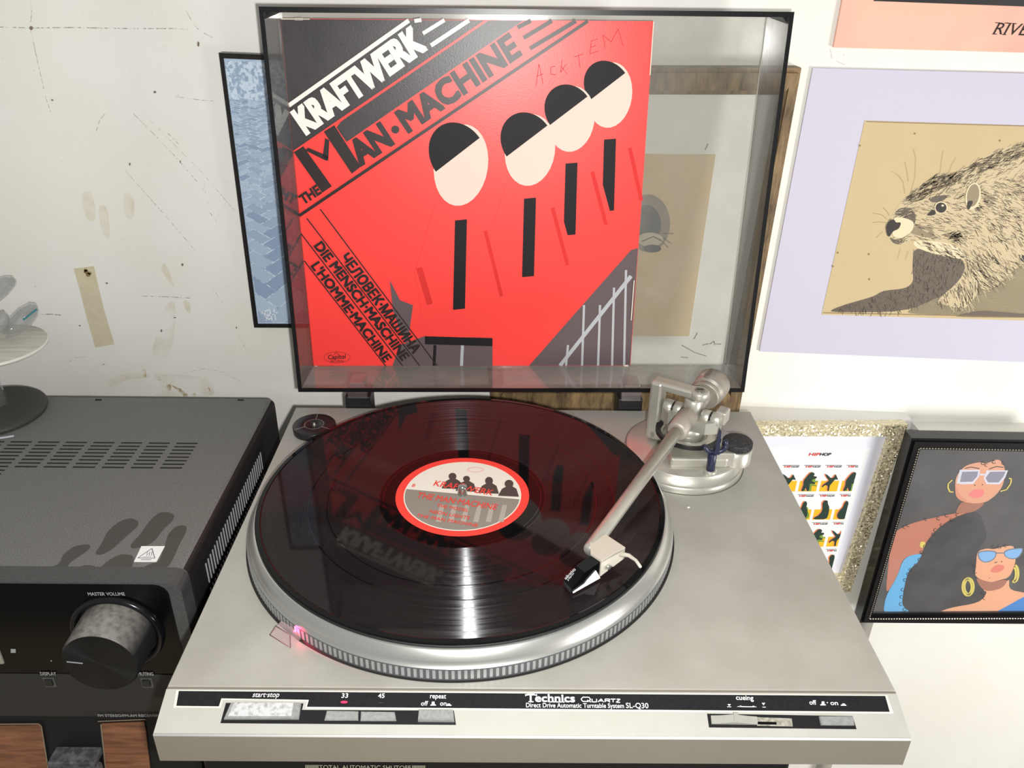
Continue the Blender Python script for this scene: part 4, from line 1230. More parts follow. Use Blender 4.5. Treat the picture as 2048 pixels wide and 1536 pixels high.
for x in (.02, .05, .08, .11, .14):
    mb = MB(); mb.box((x, -.177, -.165), (.022, .006, .012), .001); mb.build('key', M_grey, ck)
for i in (0,):
    o = MB().box((.0285, .02, (-.199 + TBL) / 2), (.357, .36, -.199 - TBL), .002).build('equipment_riser', mat('riser_black', (20, 20, 22), .5))
    o['label'] = 'plain black riser box under the tape deck'; o['category'] = 'box'
M_tbl = mat('table_wood', (196, 180, 150), .5, 0, .4, .5, 12, (176, 158, 126), 0, 1, (1, 8, 8))
tbl = thing('table', 'pale wooden table carrying the hi-fi units', 'table', (-.42, -.02, -1.05))
MB().box((-.42, -.02, TBL - .015), (1.36, .60, .03), .003).build('table_top', M_tbl, tbl)
for x in (-1.05, .20):
    for y in (-.27, .20):
        MB().box((x, y, (TBL - .03 - 1.05) / 2), (.05, .05, TBL - .03 + 1.05), .003).build('leg', M_tbl, tbl)
fl = MB().box((0, -.9, -1.075), (3.6, 2.4, .05)).build('floor', mat('floor_grey', (150, 146, 138), .6, 0, .3, .4, 20, (138, 134, 126)))
fl['kind'] = 'structure'

# ------------------------------------------------------------------ ORNAMENT on the receiver
bp_ = PT.P(-15, 828)
on = thing('pearl_disc_stand', 'ornament with pearl disc on a clear stem and black round foot on the receiver', 'ornament', (bp_.x, bp_.y, ZT))
br_ = (PT.P(92, 822) - bp_).length
mb = MB(); mb.lathe([(br_ - .001, ZT + .0002), (br_, ZT + .002), (br_, ZT + .004), (br_ * .96, ZT + .0056), (br_ * .5, ZT + .0078), (0, ZT + .0085)], (bp_.x, bp_.y, 0), 96)
mb.build('foot', mat('foot_black', (62, 61, 60), .55, 0, .3, .5, 500, (76, 75, 72)), on, 'round black foot')
sx_ = PT.P(8, 782); 
mb = MB()
for (r0, z0, r1, z1) in ((.0090, ZT + .008, .0070, ZT + .052),):
    mb.lathe([(0, z0), (r0, z0), (r1, z1), (0, z1)], (bp_.x + .004, bp_.y + .006, 0), 8, None, 0, False)
mb.build('stem', clear_mat('clear_acrylic', (.93, .93, .93), .05, (225, 225, 225), .02, 1.6), on, 'faceted clear stem')
ZPL = ZT + .055
pdc = ZP(ZPL + .004).P(-14, 690); pr_r = (ZP(ZPL + .004).P(87, 690) - pdc).length
mb = MB(); mb.lathe([(0, ZPL), (pr_r - .002, ZPL), (pr_r, ZPL + .0015), (pr_r, ZPL + .003), (pr_r - .001, ZPL + .004)], (pdc.x, pdc.y, 0), 96)
mb.lathe([(pr_r - .001, ZPL + .004), (0, ZPL + .004)], (pdc.x, pdc.y, 0), 96, None, 1)
mb.build('disc', [mat('pearl_edge', (226, 224, 214), .35), mat('pearl', (206, 203, 194), .4, 0, .5, .8, 9, (170, 166, 156), 0, 1, (3, 26, 3))], on, 'white pearl disc')
M_pet = clear_mat('clear_petal', (.86, .87, .87), .22, (205, 206, 206), .05, 1.6, 1.0, 60)
def petal(pts_px, y, th, m):
    """rounded leaf of acrylic standing behind the disc"""
    P_ = YP(y); base = P_.pts(pts_px)
    b = bmesh.new(); vs1 = [b.verts.new(p + Vector((0, -th, 0))) for p in base]; vs0 = [b.verts.new(p) for p in base]
    b.faces.new(vs1); b.faces.new(vs0[::-1])
    for i in range(len(base)):
        j = (i + 1) % len(base); b.faces.new((vs1[i], vs0[i], vs0[j], vs1[j]))
    bmesh.ops.recalc_face_normals(b, faces=b.faces)
    bmesh.ops.bevel(b, geom=[e for e in b.edges if all(v in vs1 for v in e.verts)], offset=th * .45, segments=3, affect='EDGES')
    return MB().bm(b, 0, True).build('petal', m, on, 'clear rounded petal')
petal([(-30, 585), (0, 556), (14, 552), (27, 553), (34, 560), (33, 570), (16, 590), (-10, 612), (-40, 630)], bp_.y + .055, .009, M_pet)
petal([(20, 640), (45, 615), (62, 606), (74, 608), (79, 618), (76, 632), (62, 652), (40, 668), (18, 672), (10, 660)], bp_.y + .045, .009, M_pet)
petal([(-30, 640), (-5, 625), (10, 622), (19, 630), (22, 645), (16, 665), (-30, 668)], bp_.y + .043, .007, M_pet)
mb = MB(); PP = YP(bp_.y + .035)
stroke(mb, PP, [(46, 640), (60, 629), (74, 618)], .0016, 0); mb.build('tinted_edge', mat('teal_edge', (60, 130, 140), .2), on, 'teal line along the petal edge', fix=False)  # thin teal stroke along the petal edge
mb = MB(); mb.box(PT.P(14, 876) + Vector((0, 0, .001)), (.012, .0025, .0015), .0006, Matrix.Rotation(.35, 3, 'Z')); o = mb.build('paper_scrap', mat('scrap', (190, 190, 200), .5)); o['label'] = 'tiny pale scrap on the receiver top beside the black foot'; o['category'] = 'scrap'

# ------------------------------------------------------------------ PICTURES ON THE WALL
def frame_bars(rootobj, outer, inner, pl_, depth, m, name='frame_bar', bevel=0.0015, rise=0.):
    """four mitred bars, each an object; outer / inner are corner pixels TL TR BR BL on plane pl_"""
    O_ = pl_.pts(outer); I_ = pl_.pts(inner)
    for i in range(4):
        j = (i + 1) % 4
        f4 = [O_[i], O_[j], I_[j], I_[i]]
        bk = [p - pl_.n * depth for p in f4]
        b = bmesh.new(); A = [b.verts.new(p) for p in f4]; B = [b.verts.new(p) for p in bk]
        b.faces.new(A); b.faces.new(B[::-1])
        for k in range(4):
            l = (k + 1) % 4; b.faces.new((A[k], B[k], B[l], A[l]))
        bmesh.ops.recalc_face_normals(b, faces=b.faces)
        if bevel:
            e = [x for x in b.edges if set(x.verts) in ({A[0], A[1]}, {A[2], A[3]})]
            bmesh.ops.bevel(b, geom=e, offset=bevel, segments=2, affect='EDGES')
        MB().bm(b).build(name, m, rootobj)

# old brown wooden frame behind the lid
def oak_mat(name, st):
    m, nt, b = base_mat(name); N = nt.nodes.new; L = nt.links.new
    tc = N('ShaderNodeTexCoord'); mp = N('ShaderNodeMapping'); mp.inputs['Scale'].default_value = st; L(tc.outputs['Object'], mp.inputs[0])
    n = N('ShaderNodeTexNoise'); n.inputs['Scale'].default_value = 4; n.inputs['Detail'].default_value = 8; n.inputs['Roughness'].default_value = .7; L(mp.outputs[0], n.inputs['Vector'])
    cr = N('ShaderNodeValToRGB'); e = cr.color_ramp.elements
    e[0].position = .35; e[0].color = (*s2l((70, 52, 34)), 1); e[1].position = .68; e[1].color = (*s2l((150, 124, 84)), 1); L(n.outputs['Fac'], cr.inputs[0]); L(cr.outputs[0], b.inputs['Base Color'])
    b.inputs['Roughness'].default_value = .6; return m
PO = YP(WY - .022)
of_ = thing('wooden_picture_frame', 'old brown wooden frame with seal drawing hanging behind the smoked lid', 'picture frame', PO.P(1250, 480) + Vector((0, .022, 0)))
outer = [(925, 136), (1606, 137), (1478, 838), (984, 838)]
inner = [(960, 190), (1566, 191), (1456, 780), (1008, 780)]
frame_bars(of_, outer, inner, PO, .0215, oak_mat('old_oak', (30, 30, 6)), bevel=.004)
PO2 = YP(WY - .010)
MB().prism(PO2.pts([(945, 160), (1590, 160), (1472, 815), (995, 815)]), (0, .006, 0)).build('mat_board', mat('mat_white', (228, 228, 222), .7, 0, .2, .3, 8, (218, 218, 208)), of_)
mb = MB(); mb.prism(PO2.pts([(1060, 306), (1431, 309), (1378, 672), (1080, 670)], .0002), PO2.n * .0005); sh = mb.build('drawing_sheet', mat('tan_paper', (212, 190, 156), .8, 0, .2, .3, 14, (202, 182, 146)), of_, 'tan paper with a seal')
mb = MB()
for k in range(7): mb.poly(ell(PO2, (1296 - k, 446 + k), 44 - 5 * k, 58 - 6 * k, .0008 + .0001 * k, 24), 0 if k < 3 else 1)
for l in ([(1325, 466), (1346, 466)], [(1326, 475), (1342, 486)], [(1322, 480), (1336, 494)]): stroke(mb, PO2, l, .0006, .0018, 1)
mb.poly(ell(PO2, (1300, 478), 26, 14, .0017, 18), 2); mb.poly(ell(PO2, (1304, 496), 18, 8, .0018, 16), 1); stroke(mb, PO2, [(1283, 482), (1306, 472), (1322, 480)], .0012, .0019, 1)
mb.build('pencil_drawing', [flat('seal_soft', (150, 140, 126)), flat('seal_grey', (98, 98, 98)), flat('seal_pale', (196, 186, 166))], sh, fix=False)
mb = MB()
for l in ([(1410, 300), (1416, 287)], [(1388, 678), (1395, 665)], [(1363, 690), (1390, 705), (1413, 712)], [(1405, 690), (1418, 687)], [(1420, 688), (1428, 682), (1430, 690)], [(1432, 688), (1442, 688)], [(1362, 714), (1376, 715)]): stroke(mb, PO2, l, .0008, .0004)
mb.build('pencil_mark', flat('pencil', (120, 116, 106)), of_, fix=False)

# blue herringbone painting, left, partly behind the lid
PB = YP(WY - .013)
bl = thing('blue_painting', 'narrow black framed blue herringbone painting left of the open lid', 'painting', PB.P(560, 400) + Vector((0, .012, 0)))
outer = [(437, 106), (830, 122), (826, 658), (508, 656)]
inner = [(446, 117), (820, 132), (816, 650), (515, 649)]
frame_bars(bl, outer, inner, PB, .0125, mat('thin_black_frame', (22, 21, 22), .35, 0, .4, .3, 200, (50, 46, 40)), bevel=.0008)
PB2 = YP(WY - .0105)
can = MB().prism(PB2.pts([(442, 112), (825, 127), (821, 654), (512, 653)]), (0, .006, 0)).build('canvas', mat('blue_canvas', (170, 190, 214), .5, 0, .3, .8, 110, (196, 212, 230)), bl)
# herringbone bricks: seen as a paved ground that runs away upwards
def pave(gx, gy):
    d = 1 / (1 + .045 * max(gy, -6))
    return (560 - 62 * (1 - d) + 36 * gx * d, 655 - 640 * (1 - d))
mbt = MB(); mbl = MB(); nb_ = 0
CV = [(449, 121), (816, 136), (812, 646), (518, 645)]
for x in range(-46, 70):
    for y in range(-46, 70):
        k = (x - y) % 4
        if k == 0: q = [(x, y), (x + 2, y), (x + 2, y + 1), (x, y + 1)]
        elif k == 3: q = [(x, y), (x + 1, y), (x + 1, y + 2), (x, y + 2)]
        else: continue
        pts = []
        for (a, b) in q:
            gx = (a - b) * .7071; gy = (a + b) * .7071
            pts.append(pave(gx, gy))
        if min((a + b) * .7071 for a, b in q) < -5 or max(p[0] for p in pts) > 680: continue
        hgt = max(p[1] for p in pts) - min(p[1] for p in pts)
        if hgt < 5 or max((a + b) for a, b in q) > 88: continue
        c_ = clip(pts, CV)
        if len(c_) < 3: continue
        cx = sum(p[0] for p in c_) / len(c_); cy = sum(p[1] for p in c_) / len(c_)
        g_ = 1 - min(1.6, .5 + hgt * .02) / max(4, hgt * .5)
        mbt.poly(PB2.pts([(cx + (p[0] - cx) * g_, cy + (p[1] - cy) * g_) for p in c_], .0003), random.choice((0, 1, 1, 2, 2, 3)))
mbl.poly(PB2.pts(CV, .00012))
m_j, nt, b = base_mat('pale_joint'); tc = nt.nodes.new('ShaderNodeTexCoord'); nz = nt.nodes.new('ShaderNodeTexNoise'); nz.inputs['Scale'].default_value = 330; nz.inputs['Detail'].default_value = 2
nt.links.new(tc.outputs['Object'], nz.inputs['Vector']); cr = nt.nodes.new('ShaderNodeValToRGB'); cr.color_ramp.elements[0].position = .42; cr.color_ramp.elements[0].color = (*s2l((150, 172, 198)), 1); cr.color_ramp.elements[1].position = .56; cr.color_ramp.elements[1].color = (*s2l((206, 222, 238)), 1)
nt.links.new(nz.outputs['Fac'], cr.inputs[0]); nt.links.new(cr.outputs[0], b.inputs['Base Color']); b.inputs['Roughness'].default_value = .5
mbl.build('painted_ground', m_j, can, fix=False)
mbt.build('painted_bricks', [flat('blue_a', (146, 165, 192)), flat('blue_b', (160, 178, 202)), flat('blue_c', (172, 190, 212)), flat('blue_d', (182, 199, 219))], can, 'herringbone pattern', fix=False)
mb = MB(); wd = .0009
for l in ([(527, 622), (536, 640)], [(524, 625), (540, 618)], [(529, 632), (540, 628)], [(532, 640), (543, 636)], [(540, 620), (545, 640)], [(548, 618), (552, 640)], [(536, 632), (556, 624)]): stroke(mb, PB2, l, wd, .0008)
mb.build('signature', flat('sign_white', (238, 240, 244)), bl, 'white signature at the bottom', fix=False)

# lilac mat with marmot drawing
PL_ = YP(WY - .003)
mt = thing('marmot_drawing', 'pencil drawing of a marmot in a lilac mat on the wall', 'drawing', PL_.P(1850, 420) + Vector((0, .003, 0)))
MB().prism(PL_.pts([(1626, 136), (2250, 152), (2230, 732), (1519, 703)]), (0, .0025, 0)).build('mat_board', mat('lilac_card', (202, 198, 214), .75, 0, .2), mt)
dq = [(1729, 241), (2150, 254), (2120, 643), (1643, 629)]
shd = MB().prism(PL_.pts(dq, .0001), PL_.n * .0003).build('drawing_sheet', mat('cream_paper', (202, 182, 143), .8, 0, .2, .3, 14, (194, 175, 136)), mt, 'cream drawing paper')
ks = 3.748
def mp_(l): return [(1640 + x / ks, 230 + y / ks) for x, y in l]
tone = MB()
tcol = [flat('fur_dark', (104, 94, 82)), flat('fur_mid', (150, 134, 108)), flat('fur_light', (200, 182, 146)), flat('ink', (58, 52, 48)), flat('fur_white', (226, 210, 174)), flat('rock', (196, 180, 148))]
def tp_(l, m_, o_): tone.poly(PL_.pts(mp_(soft(l)), o_), m_)
head = [(487, 850), (500, 800), (560, 720), (610, 640), (680, 575), (760, 525), (850, 460), (1000, 440), (1090, 475), (1200, 420), (1200, 760), (1110, 930), (1010, 960), (860, 940), (700, 930), (600, 975), (540, 955), (515, 910)]
body = [(1000, 440), (1160, 350), (1300, 270), (1400, 240), (1529, 195), (1700, 190), (1860, 290), (1880, 620), (1860, 1000), (1700, 1040), (1480, 1130), (1320, 1290), (1200, 1320), (1100, 1060), (1010, 960), (1110, 700)]
chest = [(700, 985), (860, 1040), (1060, 1060), (1100, 1180), (1060, 1280), (900, 1360), (640, 1475), (75, 1478), (90, 1455), (200, 1415), (400, 1360), (470, 1315), (640, 1300), (700, 1250), (690, 1150)]
armp = [(640, 1475), (760, 1410), (900, 1350), (1060, 1230), (1120, 1060), (1200, 1310), (1330, 1280), (1480, 1130), (1700, 1040), (1890, 1010), (1890, 1500), (1050, 1500), (700, 1490)]
tp_(armp, 5, .0004); tp_(body, 2, .00045); tp_(chest, 0, .0005); tp_(head, 2, .00055)
tp_([(860, 1400), (1060, 1230), (1110, 1060), (1200, 1310), (1100, 1450), (1000, 1440), (930, 1420)], 2, .00056)
tp_([(700, 930), (1010, 960), (1110, 1080), (1060, 1080), (860, 1045), (700, 985)], 4, .00058)
tp_([(545, 745), (600, 690), (700, 700), (720, 780), (700, 830), (640, 770)], 0, .0006)
tp_([(700, 830), (830, 830), (870, 930), (720, 900), (665, 880)], 1, .0006)
tp_([(545, 760), (640, 770), (705, 800), (690, 870), (600, 930), (530, 900), (560, 830)], 4, .00105)
tp_([(487, 830), (520, 785), (555, 780), (565, 805), (607, 800), (590, 850), (540, 870), (520, 910), (500, 905)], 3, .0012)
tp_([(515, 912), (560, 935), (650, 940), (600, 972), (545, 960)], 0, .00064)
tp_([(800, 620), (900, 600), (960, 600), (930, 640), (840, 660)], 0, .0006)
tone.poly(ell(PL_, mp_([(903, 690)])[0], 13, 12, 0.00124, 20), 4); tone.poly(ell(PL_, mp_([(903, 692)])[0], 11, 10.3, 0.00128, 20), 3); tone.poly(ell(PL_, mp_([(915, 676)])[0], 2.6, 2.2, 0.00130, 10), 4)
tp_([(790, 750), (850, 700), (870, 740), (830, 752)], 3, .0012)
tone.poly(ell(PL_, mp_([(1143, 605)])[0], 15, 27, 0.00124, 22, tilt=10), 4); tone.poly(ell(PL_, mp_([(1143, 600)])[0], 12, 23, 0.00127, 22, tilt=10), 1); tp_([(1100, 640), (1150, 640), (1110, 715), (1095, 690)], 3, .0013)
tone.poly(ell(PL_, mp_([(1270, 640)])[0], 12, 12, .0006, 16), 1)
tp_([(1020, 1500), (1180, 1465), (1300, 1470), (1529, 1490), (1700, 1510), (1700, 1520), (1020, 1512)], 0, .0006)
tp_([(1480, 1045), (1540, 1050), (1540, 1110), (1500, 1090)], 3, .0006)
tone.build('tone_areas', tcol, shd, fix=False)
hair = MB()
def fur(pg, ang, n_, ln, cols_, o_=.0009, jit=22, wd=.00042):
    x0 = min(p[0] for p in pg); x1 = max(p[0] for p in pg); y0_ = min(p[1] for p in pg); y1_ = max(p[1] for p in pg); c_ = 0; tries = 0
    while c_ < n_ and tries < n_ * 8:
        tries += 1
        x = random.uniform(x0, x1); y = random.uniform(y0_, y1_)
        if x > 1875 or not inpoly(x, y, pg): continue
        a = R((ang(x, y) if callable(ang) else ang) + random.uniform(-jit, jit)); l = ln * random.uniform(.5, 1.3)
        p = mp_([(x, y), (x + l * math.cos(a) * .5, y + l * math.sin(a) * .5 - 2), (x + l * math.cos(a), y + l * math.sin(a))])
        stroke(hair, PL_, p, wd * random.uniform(.5, 1.3), o_, random.choice(cols_)); c_ += 1
fur(head, lambda x, y: -32 if y < 640 else (18 if x > 700 else -20), 620, 42, (0, 0, 1, 2))
fur([(610, 640), (760, 525), (850, 460), (1000, 440), (1080, 480), (900, 560), (700, 660)], -35, 330, 46, (0, 0, 1))
fur([(900, 900), (1050, 880), (1120, 760), (1000, 960)], -15, 70, 50, (0, 1))
fur(body, lambda x, y: -30 if y < 500 and x < 1600 else (20 if y < 800 else 48), 1250, 46, (0, 1, 2, 2))
fur([(1000, 440), (1160, 350), (1529, 200), (1535, 300), (1200, 440)], -25, 260, 46, (0, 0, 1))
fur([(1200, 560), (1535, 420), (1535, 900), (1250, 1000)], 25, 240, 44, (0, 1, 1))
fur(chest, 70, 380, 34, (0, 3, 0), jit=60)
fur([(860, 1400), (1060, 1230), (1110, 1060), (1200, 1310), (1100, 1450)], 70, 170, 60, (0, 1, 2))
fur([(1060, 1080), (1160, 1010), (1480, 1100), (1320, 1290), (1200, 1300)], 40, 200, 56, (0, 1, 1, 2))
fur([(700, 940), (1010, 965), (1110, 1080), (860, 1045)], 30, 130, 34, (0, 1))
for l in ([(635, 590), (620, 500), (585, 450), (540, 425)], [(680, 575), (710, 460), (715, 320), (700, 255)], [(660, 500), (650, 420), (635, 350)], [(895, 455), (905, 370), (920, 265)], [(955, 450), (985, 370), (1020, 315)],
          [(500, 780), (460, 745), (395, 735)], [(495, 805), (440, 800), (390, 805)], [(520, 755), (500, 720), (470, 690)], [(470, 870), (420, 920)], [(600, 1000), (580, 1080)], [(660, 1020), (640, 1080)]):
    stroke(hair, PL_, mp_(l), .0003, .001, 1)
hair.build('pencil_strokes', [flat('fur_dark', (104, 94, 82)), flat('fur_mid', (150, 134, 108)), flat('fur_white', (226, 210, 174)), flat('fur_deep', (84, 76, 68))], shd, 'fine pencil fur strokes', 'stuff', fix=False)
mb = MB(); stroke(mb, PL_, [(1732, 243), (1870, 247), (2050, 252)], .0006, .0008); stroke(mb, PL_, [(1646, 625), (1800, 628), (2050, 634)], .0008, .0008)
for (x, y) in ((1829, 267), (1719, 291), (1999, 281), (1675, 505), (1737, 508), (1665, 532), (1738, 558)): mb.poly(ell(PL_, (x, y), 2, 2, .0008, 8))
mb.build('paper_speck', flat('speck', (140, 118, 84)), shd, fix=False)

# peach poster, top right
PP_ = YP(WY - .004)
ps = thing('peach_sleeve', 'peach coloured card with black picture hanging top right', 'poster', PP_.P(1900, 40) + Vector((0, .004, 0)))
m, nt, b = base_mat('peach_print'); tc = nt.nodes.new('ShaderNodeTexCoord'); nz = nt.nodes.new('ShaderNodeTexNoise'); nz.inputs['Scale'].default_value = 9; nz.inputs['Detail'].default_value = 3
nt.links.new(tc.outputs['Object'], nz.inputs['Vector']); cr = nt.nodes.new('ShaderNodeValToRGB'); cr.color_ramp.elements[0].position = .38; cr.color_ramp.elements[0].color = (*s2l((236, 166, 152)), 1); cr.color_ramp.elements[1].position = .6; cr.color_ramp.elements[1].color = (*s2l((240, 184, 160)), 1)
nt.links.new(nz.outputs['Fac'], cr.inputs[0]); nt.links.new(cr.outputs[0], b.inputs['Base Color']); b.inputs['Roughness'].default_value = .6
bd = MB().prism(PP_.pts([(1742, -300), (2320, -290), (2290, 112), (1667, 95)]), (0, .003, 0)).build('card', m, ps)
MB().prism(PP_.pts([(1800, -260), (2250, -255), (2240, 20), (1747, 2)], .0001), PP_.n * .0003).build('black_picture', mat('poster_black', (16, 14, 14), .4), ps, 'black lower edge of the picture')
mb = MB(); text(mb, PP_, 'RIVE', (1985, 68), (2050, 71), (1992, 45), .0, .0004, 0, .28)
for (x, y, w_) in ((1989, 68, 9), (1995, 45.5, 9), (2008, 69, 8), (2013, 46, 8), (2019, 46.5, 9), (2029, 47, 8)): stroke(mb, PP_, [(x - w_ / 2, y), (x + w_ / 2, y + .3)], .0006, .0004)
mb.build('lettering', flat('poster_ink', (34, 22, 20)), ps, fix=False)

# gold glitter frame with stamp sheet
PG = Plane((.474, WY - .0265, -.1), (.108, -1, 0))
PGB = WY - .0175
gf = thing('gold_glitter_frame', 'gold glitter frame with sheet of dancer stamps right of the turntable', 'picture frame', PG.P(1650, 1000) + Vector((0, .010, 0)))
outer = [(1400, 851), (1816, 849), (1701, 1184), (1400, 1184)]
inner = [(1420, 872.5), (1780, 873), (1687, 1152), (1420, 1152)]
M_gold = glitter_mat()
frame_bars(gf, outer, inner, PG, .0100, M_gold, bevel=0)
PG2 = Plane((.474, WY - .0205, -.1), (.108, -1, 0))
MB().prism(PG2.pts([(1405, 862), (1795, 860), (1694, 1168), (1405, 1168)]), (0, .004, 0)).build('mat_board', mat('cool_white_card', (228, 228, 240), .7, 0, .2), gf)
ss = MB().prism(PG2.pts([(1430, 895), (1741, 895), (1664, 1143), (1430, 1143)], .0001), PG2.n * .0003).build('stamp_sheet', mat('stamp_paper', (234, 236, 238), .6, 0, .2), gf, 'white stamp sheet')
scol = [flat('stamp_yellow', (246, 186, 40)), flat('stamp_green', (44, 62, 54)), flat('stamp_red', (214, 74, 72)), flat('stamp_black', (50, 54, 52)), flat('stamp_shadow', (236, 140, 92)), flat('stamp_lime', (120, 150, 60))]
mb = MB()
text(mb, PG2, 'HIP', (1616, 911), (1638, 911), (1617, 905), .06, .0007, 2, .2); text(mb, PG2, 'HOP', (1638, 911), (1660, 911), (1639, 905), .06, .0007, 3, .2)
mb.build('lettering', scol, ss, 'red and black heading', fix=False)
P00 = PG2.P(1693, 926); P01 = PG2.P(1650.5, 926); P10 = PG2.P(1678.5, 984.5)
eu = (P00 - P01); ev = (P10 - P00)
figs = {0: [(.10, .22), (.30, .30), (.48, .42), (.62, .40), (.70, .24), (.80, .36), (.92, .50), (.74, .46), (.62, .62), (.52, .74), (.55, .98), (.46, .98), (.42, .74), (.24, .72), (.12, .84), (.10, .74), (.30, .60), (.42, .52), (.25, .40)],
        1: [(.34, .30), (.46, .18), (.60, .16), (.72, .24), (.66, .34), (.84, .34), (.88, .42), (.66, .46), (.62, .54), (.86, .62), (.84, .68), (.56, .64), (.58, .80), (.60, .98), (.48, .98), (.40, .82), (.30, .98), (.16, .98), (.22, .74), (.18, .52)],
        2: [(.30, .98), (.16, .80), (.24, .60), (.40, .44), (.42, .24), (.54, .14), (.66, .24), (.66, .44), (.78, .60), (.82, .84), (.66, .98)],
        3: [(.06, .98), (.06, .90), (.30, .80), (.44, .60), (.40, .40), (.34, .26), (.44, .12), (.62, .14), (.66, .28), (.80, .44), (.84, .72), (.80, .98)]}
def sw(c, r_, u, v_, o_): return P00 + eu * (c + u * .86) + ev * (r_ + .04 + v_ * .92) + PG2.n * o_
layout = [(0, -2, 1), (0, -1, 1), (0, 0, 1), (0, -3, 0), (0, -2, 0)]
for r_ in range(4):
    off = (0, -.06, -.10, -.16)[r_] * 0
    for c in range(-4, 1):
        k = ((1 if c % 2 == 0 else 0) if r_ % 2 == 0 else (2 if c % 2 == 0 else 3)) if r_ < 2 else ((0 if c % 2 == 0 else 1) if r_ == 2 else 3)
        cut = .66 if c == 0 else 1.
        mbs_ = MB()
        mbs_.add([sw(c, r_, 0, .60, .0005), sw(c, r_, cut, .60, .0005), sw(c, r_, cut, 1.0, .0005), sw(c, r_, 0, 1.0, .0005)], [(0, 1, 2, 3)], 0)
        fg = soft(figs[k], 1)
        mbs_.poly([sw(c, r_, min(max(u - .07, 0), cut), v_ * .86 + .13, .0006) for u, v_ in fg], 4)
        if k in (1, 2): mbs_.poly([sw(c, r_, min(u + .13, cut), v_ * .6 + .40, .00055) for u, v_ in fg], 5)
        mbs_.poly([sw(c, r_, min(u, cut), v_ * .86 + .14, .0008) for u, v_ in fg], 1)
        mbs_.add([sw(c, r_, min(.02, cut), .02, .0006), sw(c, r_, min(.95, cut), .02, .0006), sw(c, r_, min(.93, cut), .035, .0006), sw(c, r_, .04, .035, .0006)], [(0, 1, 2, 3)], 3)
        def tw(s, u0, u1, v0, v1, m_):
            vv, ff = text_mesh(s, .05); xa = min(q.x for q in vv); xb = max(q.x for q in vv)
            mbs_.add([sw(c, r_, min(u0 + (q.x - xa) / (xb - xa) * (u1 - u0), cut), v1 + (v0 - v1) * q.y / .73, .0008) for q in vv], ff, m_)
        tw('HIP', .14, .52, .045, .105, 2); tw('HOP', .53, .94, .055, .105, 3)
        tw('', 0, 1, 0, 1, 1) if False else None
        mbs_.build('stamp', scol, ss, fix=False)

# black beaded frame with two women in sunglasses
PK = YP(WY - .0580)
kf = thing('black_beaded_frame', 'black beaded frame with portrait of two women in sunglasses at lower right', 'picture frame', PK.P(1950, 1060) + Vector((0, .02, 0)))
outer = [(1826, 879), (2140, 884), (2110, 1252), (1721, 1249)]
inner = [(1843, 902), (2118, 907), (2092, 1229), (1747, 1231)]
M_kf = mat('black_moulding', (15, 14, 15), .28, 0, .5, .3, 150, (26, 25, 26))
frame_bars(kf, outer, inner, PK, .0190, M_kf, bevel=.003)
mid = [(1838, 896), (2123, 901), (2096, 1236), (1738, 1237)]
mid2_ = [(1841, 899.5), (2120, 904.5), (2094, 1232.5), (1743, 1234)]
bead = MB(); cpts = [PK.P(*p) for p in mid]
for i in range(4):
    A = cpts[i]; B = cpts[(i + 1) % 4]; nbd = int((B - A).length / .0031)
    for k in range(nbd):
        p = A.lerp(B, (k + .5) / nbd) + PK.n * .0008
        d = (B - A).normalized() * .0012; u_ = PK.n.cross(d).normalized() * .0009
        bead.add([p - d, p + u_, p + d, p - u_, p + PK.n * .0009], [(0, 1, 4), (1, 2, 4), (2, 3, 4), (3, 0, 4)])
bead.build('bead_row', mat('bead_silver', (214, 208, 186), .3, .7), kf, 'row of silver beads', 'stuff')
PK2 = YP(WY - .0510)
kx = 4.153
def kp(l): return [(1780 + x / kx, 880 + y / kx) for x, y in l]
bg = MB().prism(PK2.pts([(1838, 896), (2125, 902), (2098, 1236), (1738, 1238)], 0), (0, .004, 0)).build('picture', mat('picture_charcoal', (92, 91, 92), .5, 0, .3, .5, 16, (76, 75, 77)), kf, 'charcoal picture ground')
pcs = [flat('skin_peach', (232, 172, 142)), flat('skin_brown', (178, 120, 100)), flat('skin_rust', (206, 132, 108)), flat('lens_frame', (224, 224, 236)), flat('lens_grey', (150, 149, 166)), flat('lip_pink', (240, 140, 138)), flat('hoop_yellow', (234, 216, 110)), flat('skin_light', (244, 182, 144)), flat('dress_blue', (110, 190, 240)), flat('hair', (70, 69, 72)), flat('lens_blue', (140, 190, 240)), flat('lens_rim', (122, 132, 150)), flat('lip_coral', (232, 138, 122)), flat('dress_blue2', (72, 142, 214)), flat('hair_line', (44, 44, 48)), flat('cheek', (226, 156, 128))]
wm = MB()
def wpoly(l, m_, o_): wm.poly(PK2.pts(kp(l if m_ in (3, 4) else soft(l)), o_), m_)
wpoly([(10, 790), (60, 745), (200, 680), (540, 605), (660, 600), (500, 665), (420, 715), (360, 770), (350, 850), (270, 940), (110, 970), (60, 1130), (-42, 1300), (-10, 1000)], 2, .0003)
wpoly([(600, 505), (700, 525), (800, 515), (700, 600), (540, 615), (560, 560)], 1, .00035)
wpoly([(545, 470), (538, 400), (545, 300), (620, 210), (740, 180), (800, 195), (900, 150), (950, 215), (955, 300), (930, 390), (880, 455), (800, 515), (700, 528), (600, 510)], 0, .0004)
wpoly([(545, 470), (538, 360), (575, 450), (640, 505), (620, 512), (590, 505)], 15, .00045)
wpoly([(578, 245), (748, 245), (738, 300), (690, 362), (600, 366), (550, 356)], 3, .0005); wpoly([(598, 262), (730, 259), (722, 300), (682, 344), (580, 346)], 4, .0006)
wpoly([(800, 250), (978, 250), (955, 310), (908, 366), (800, 364), (775, 316)], 3, .0005); wpoly([(830, 262), (958, 260), (938, 304), (900, 350), (812, 350), (792, 314)], 4, .0006)
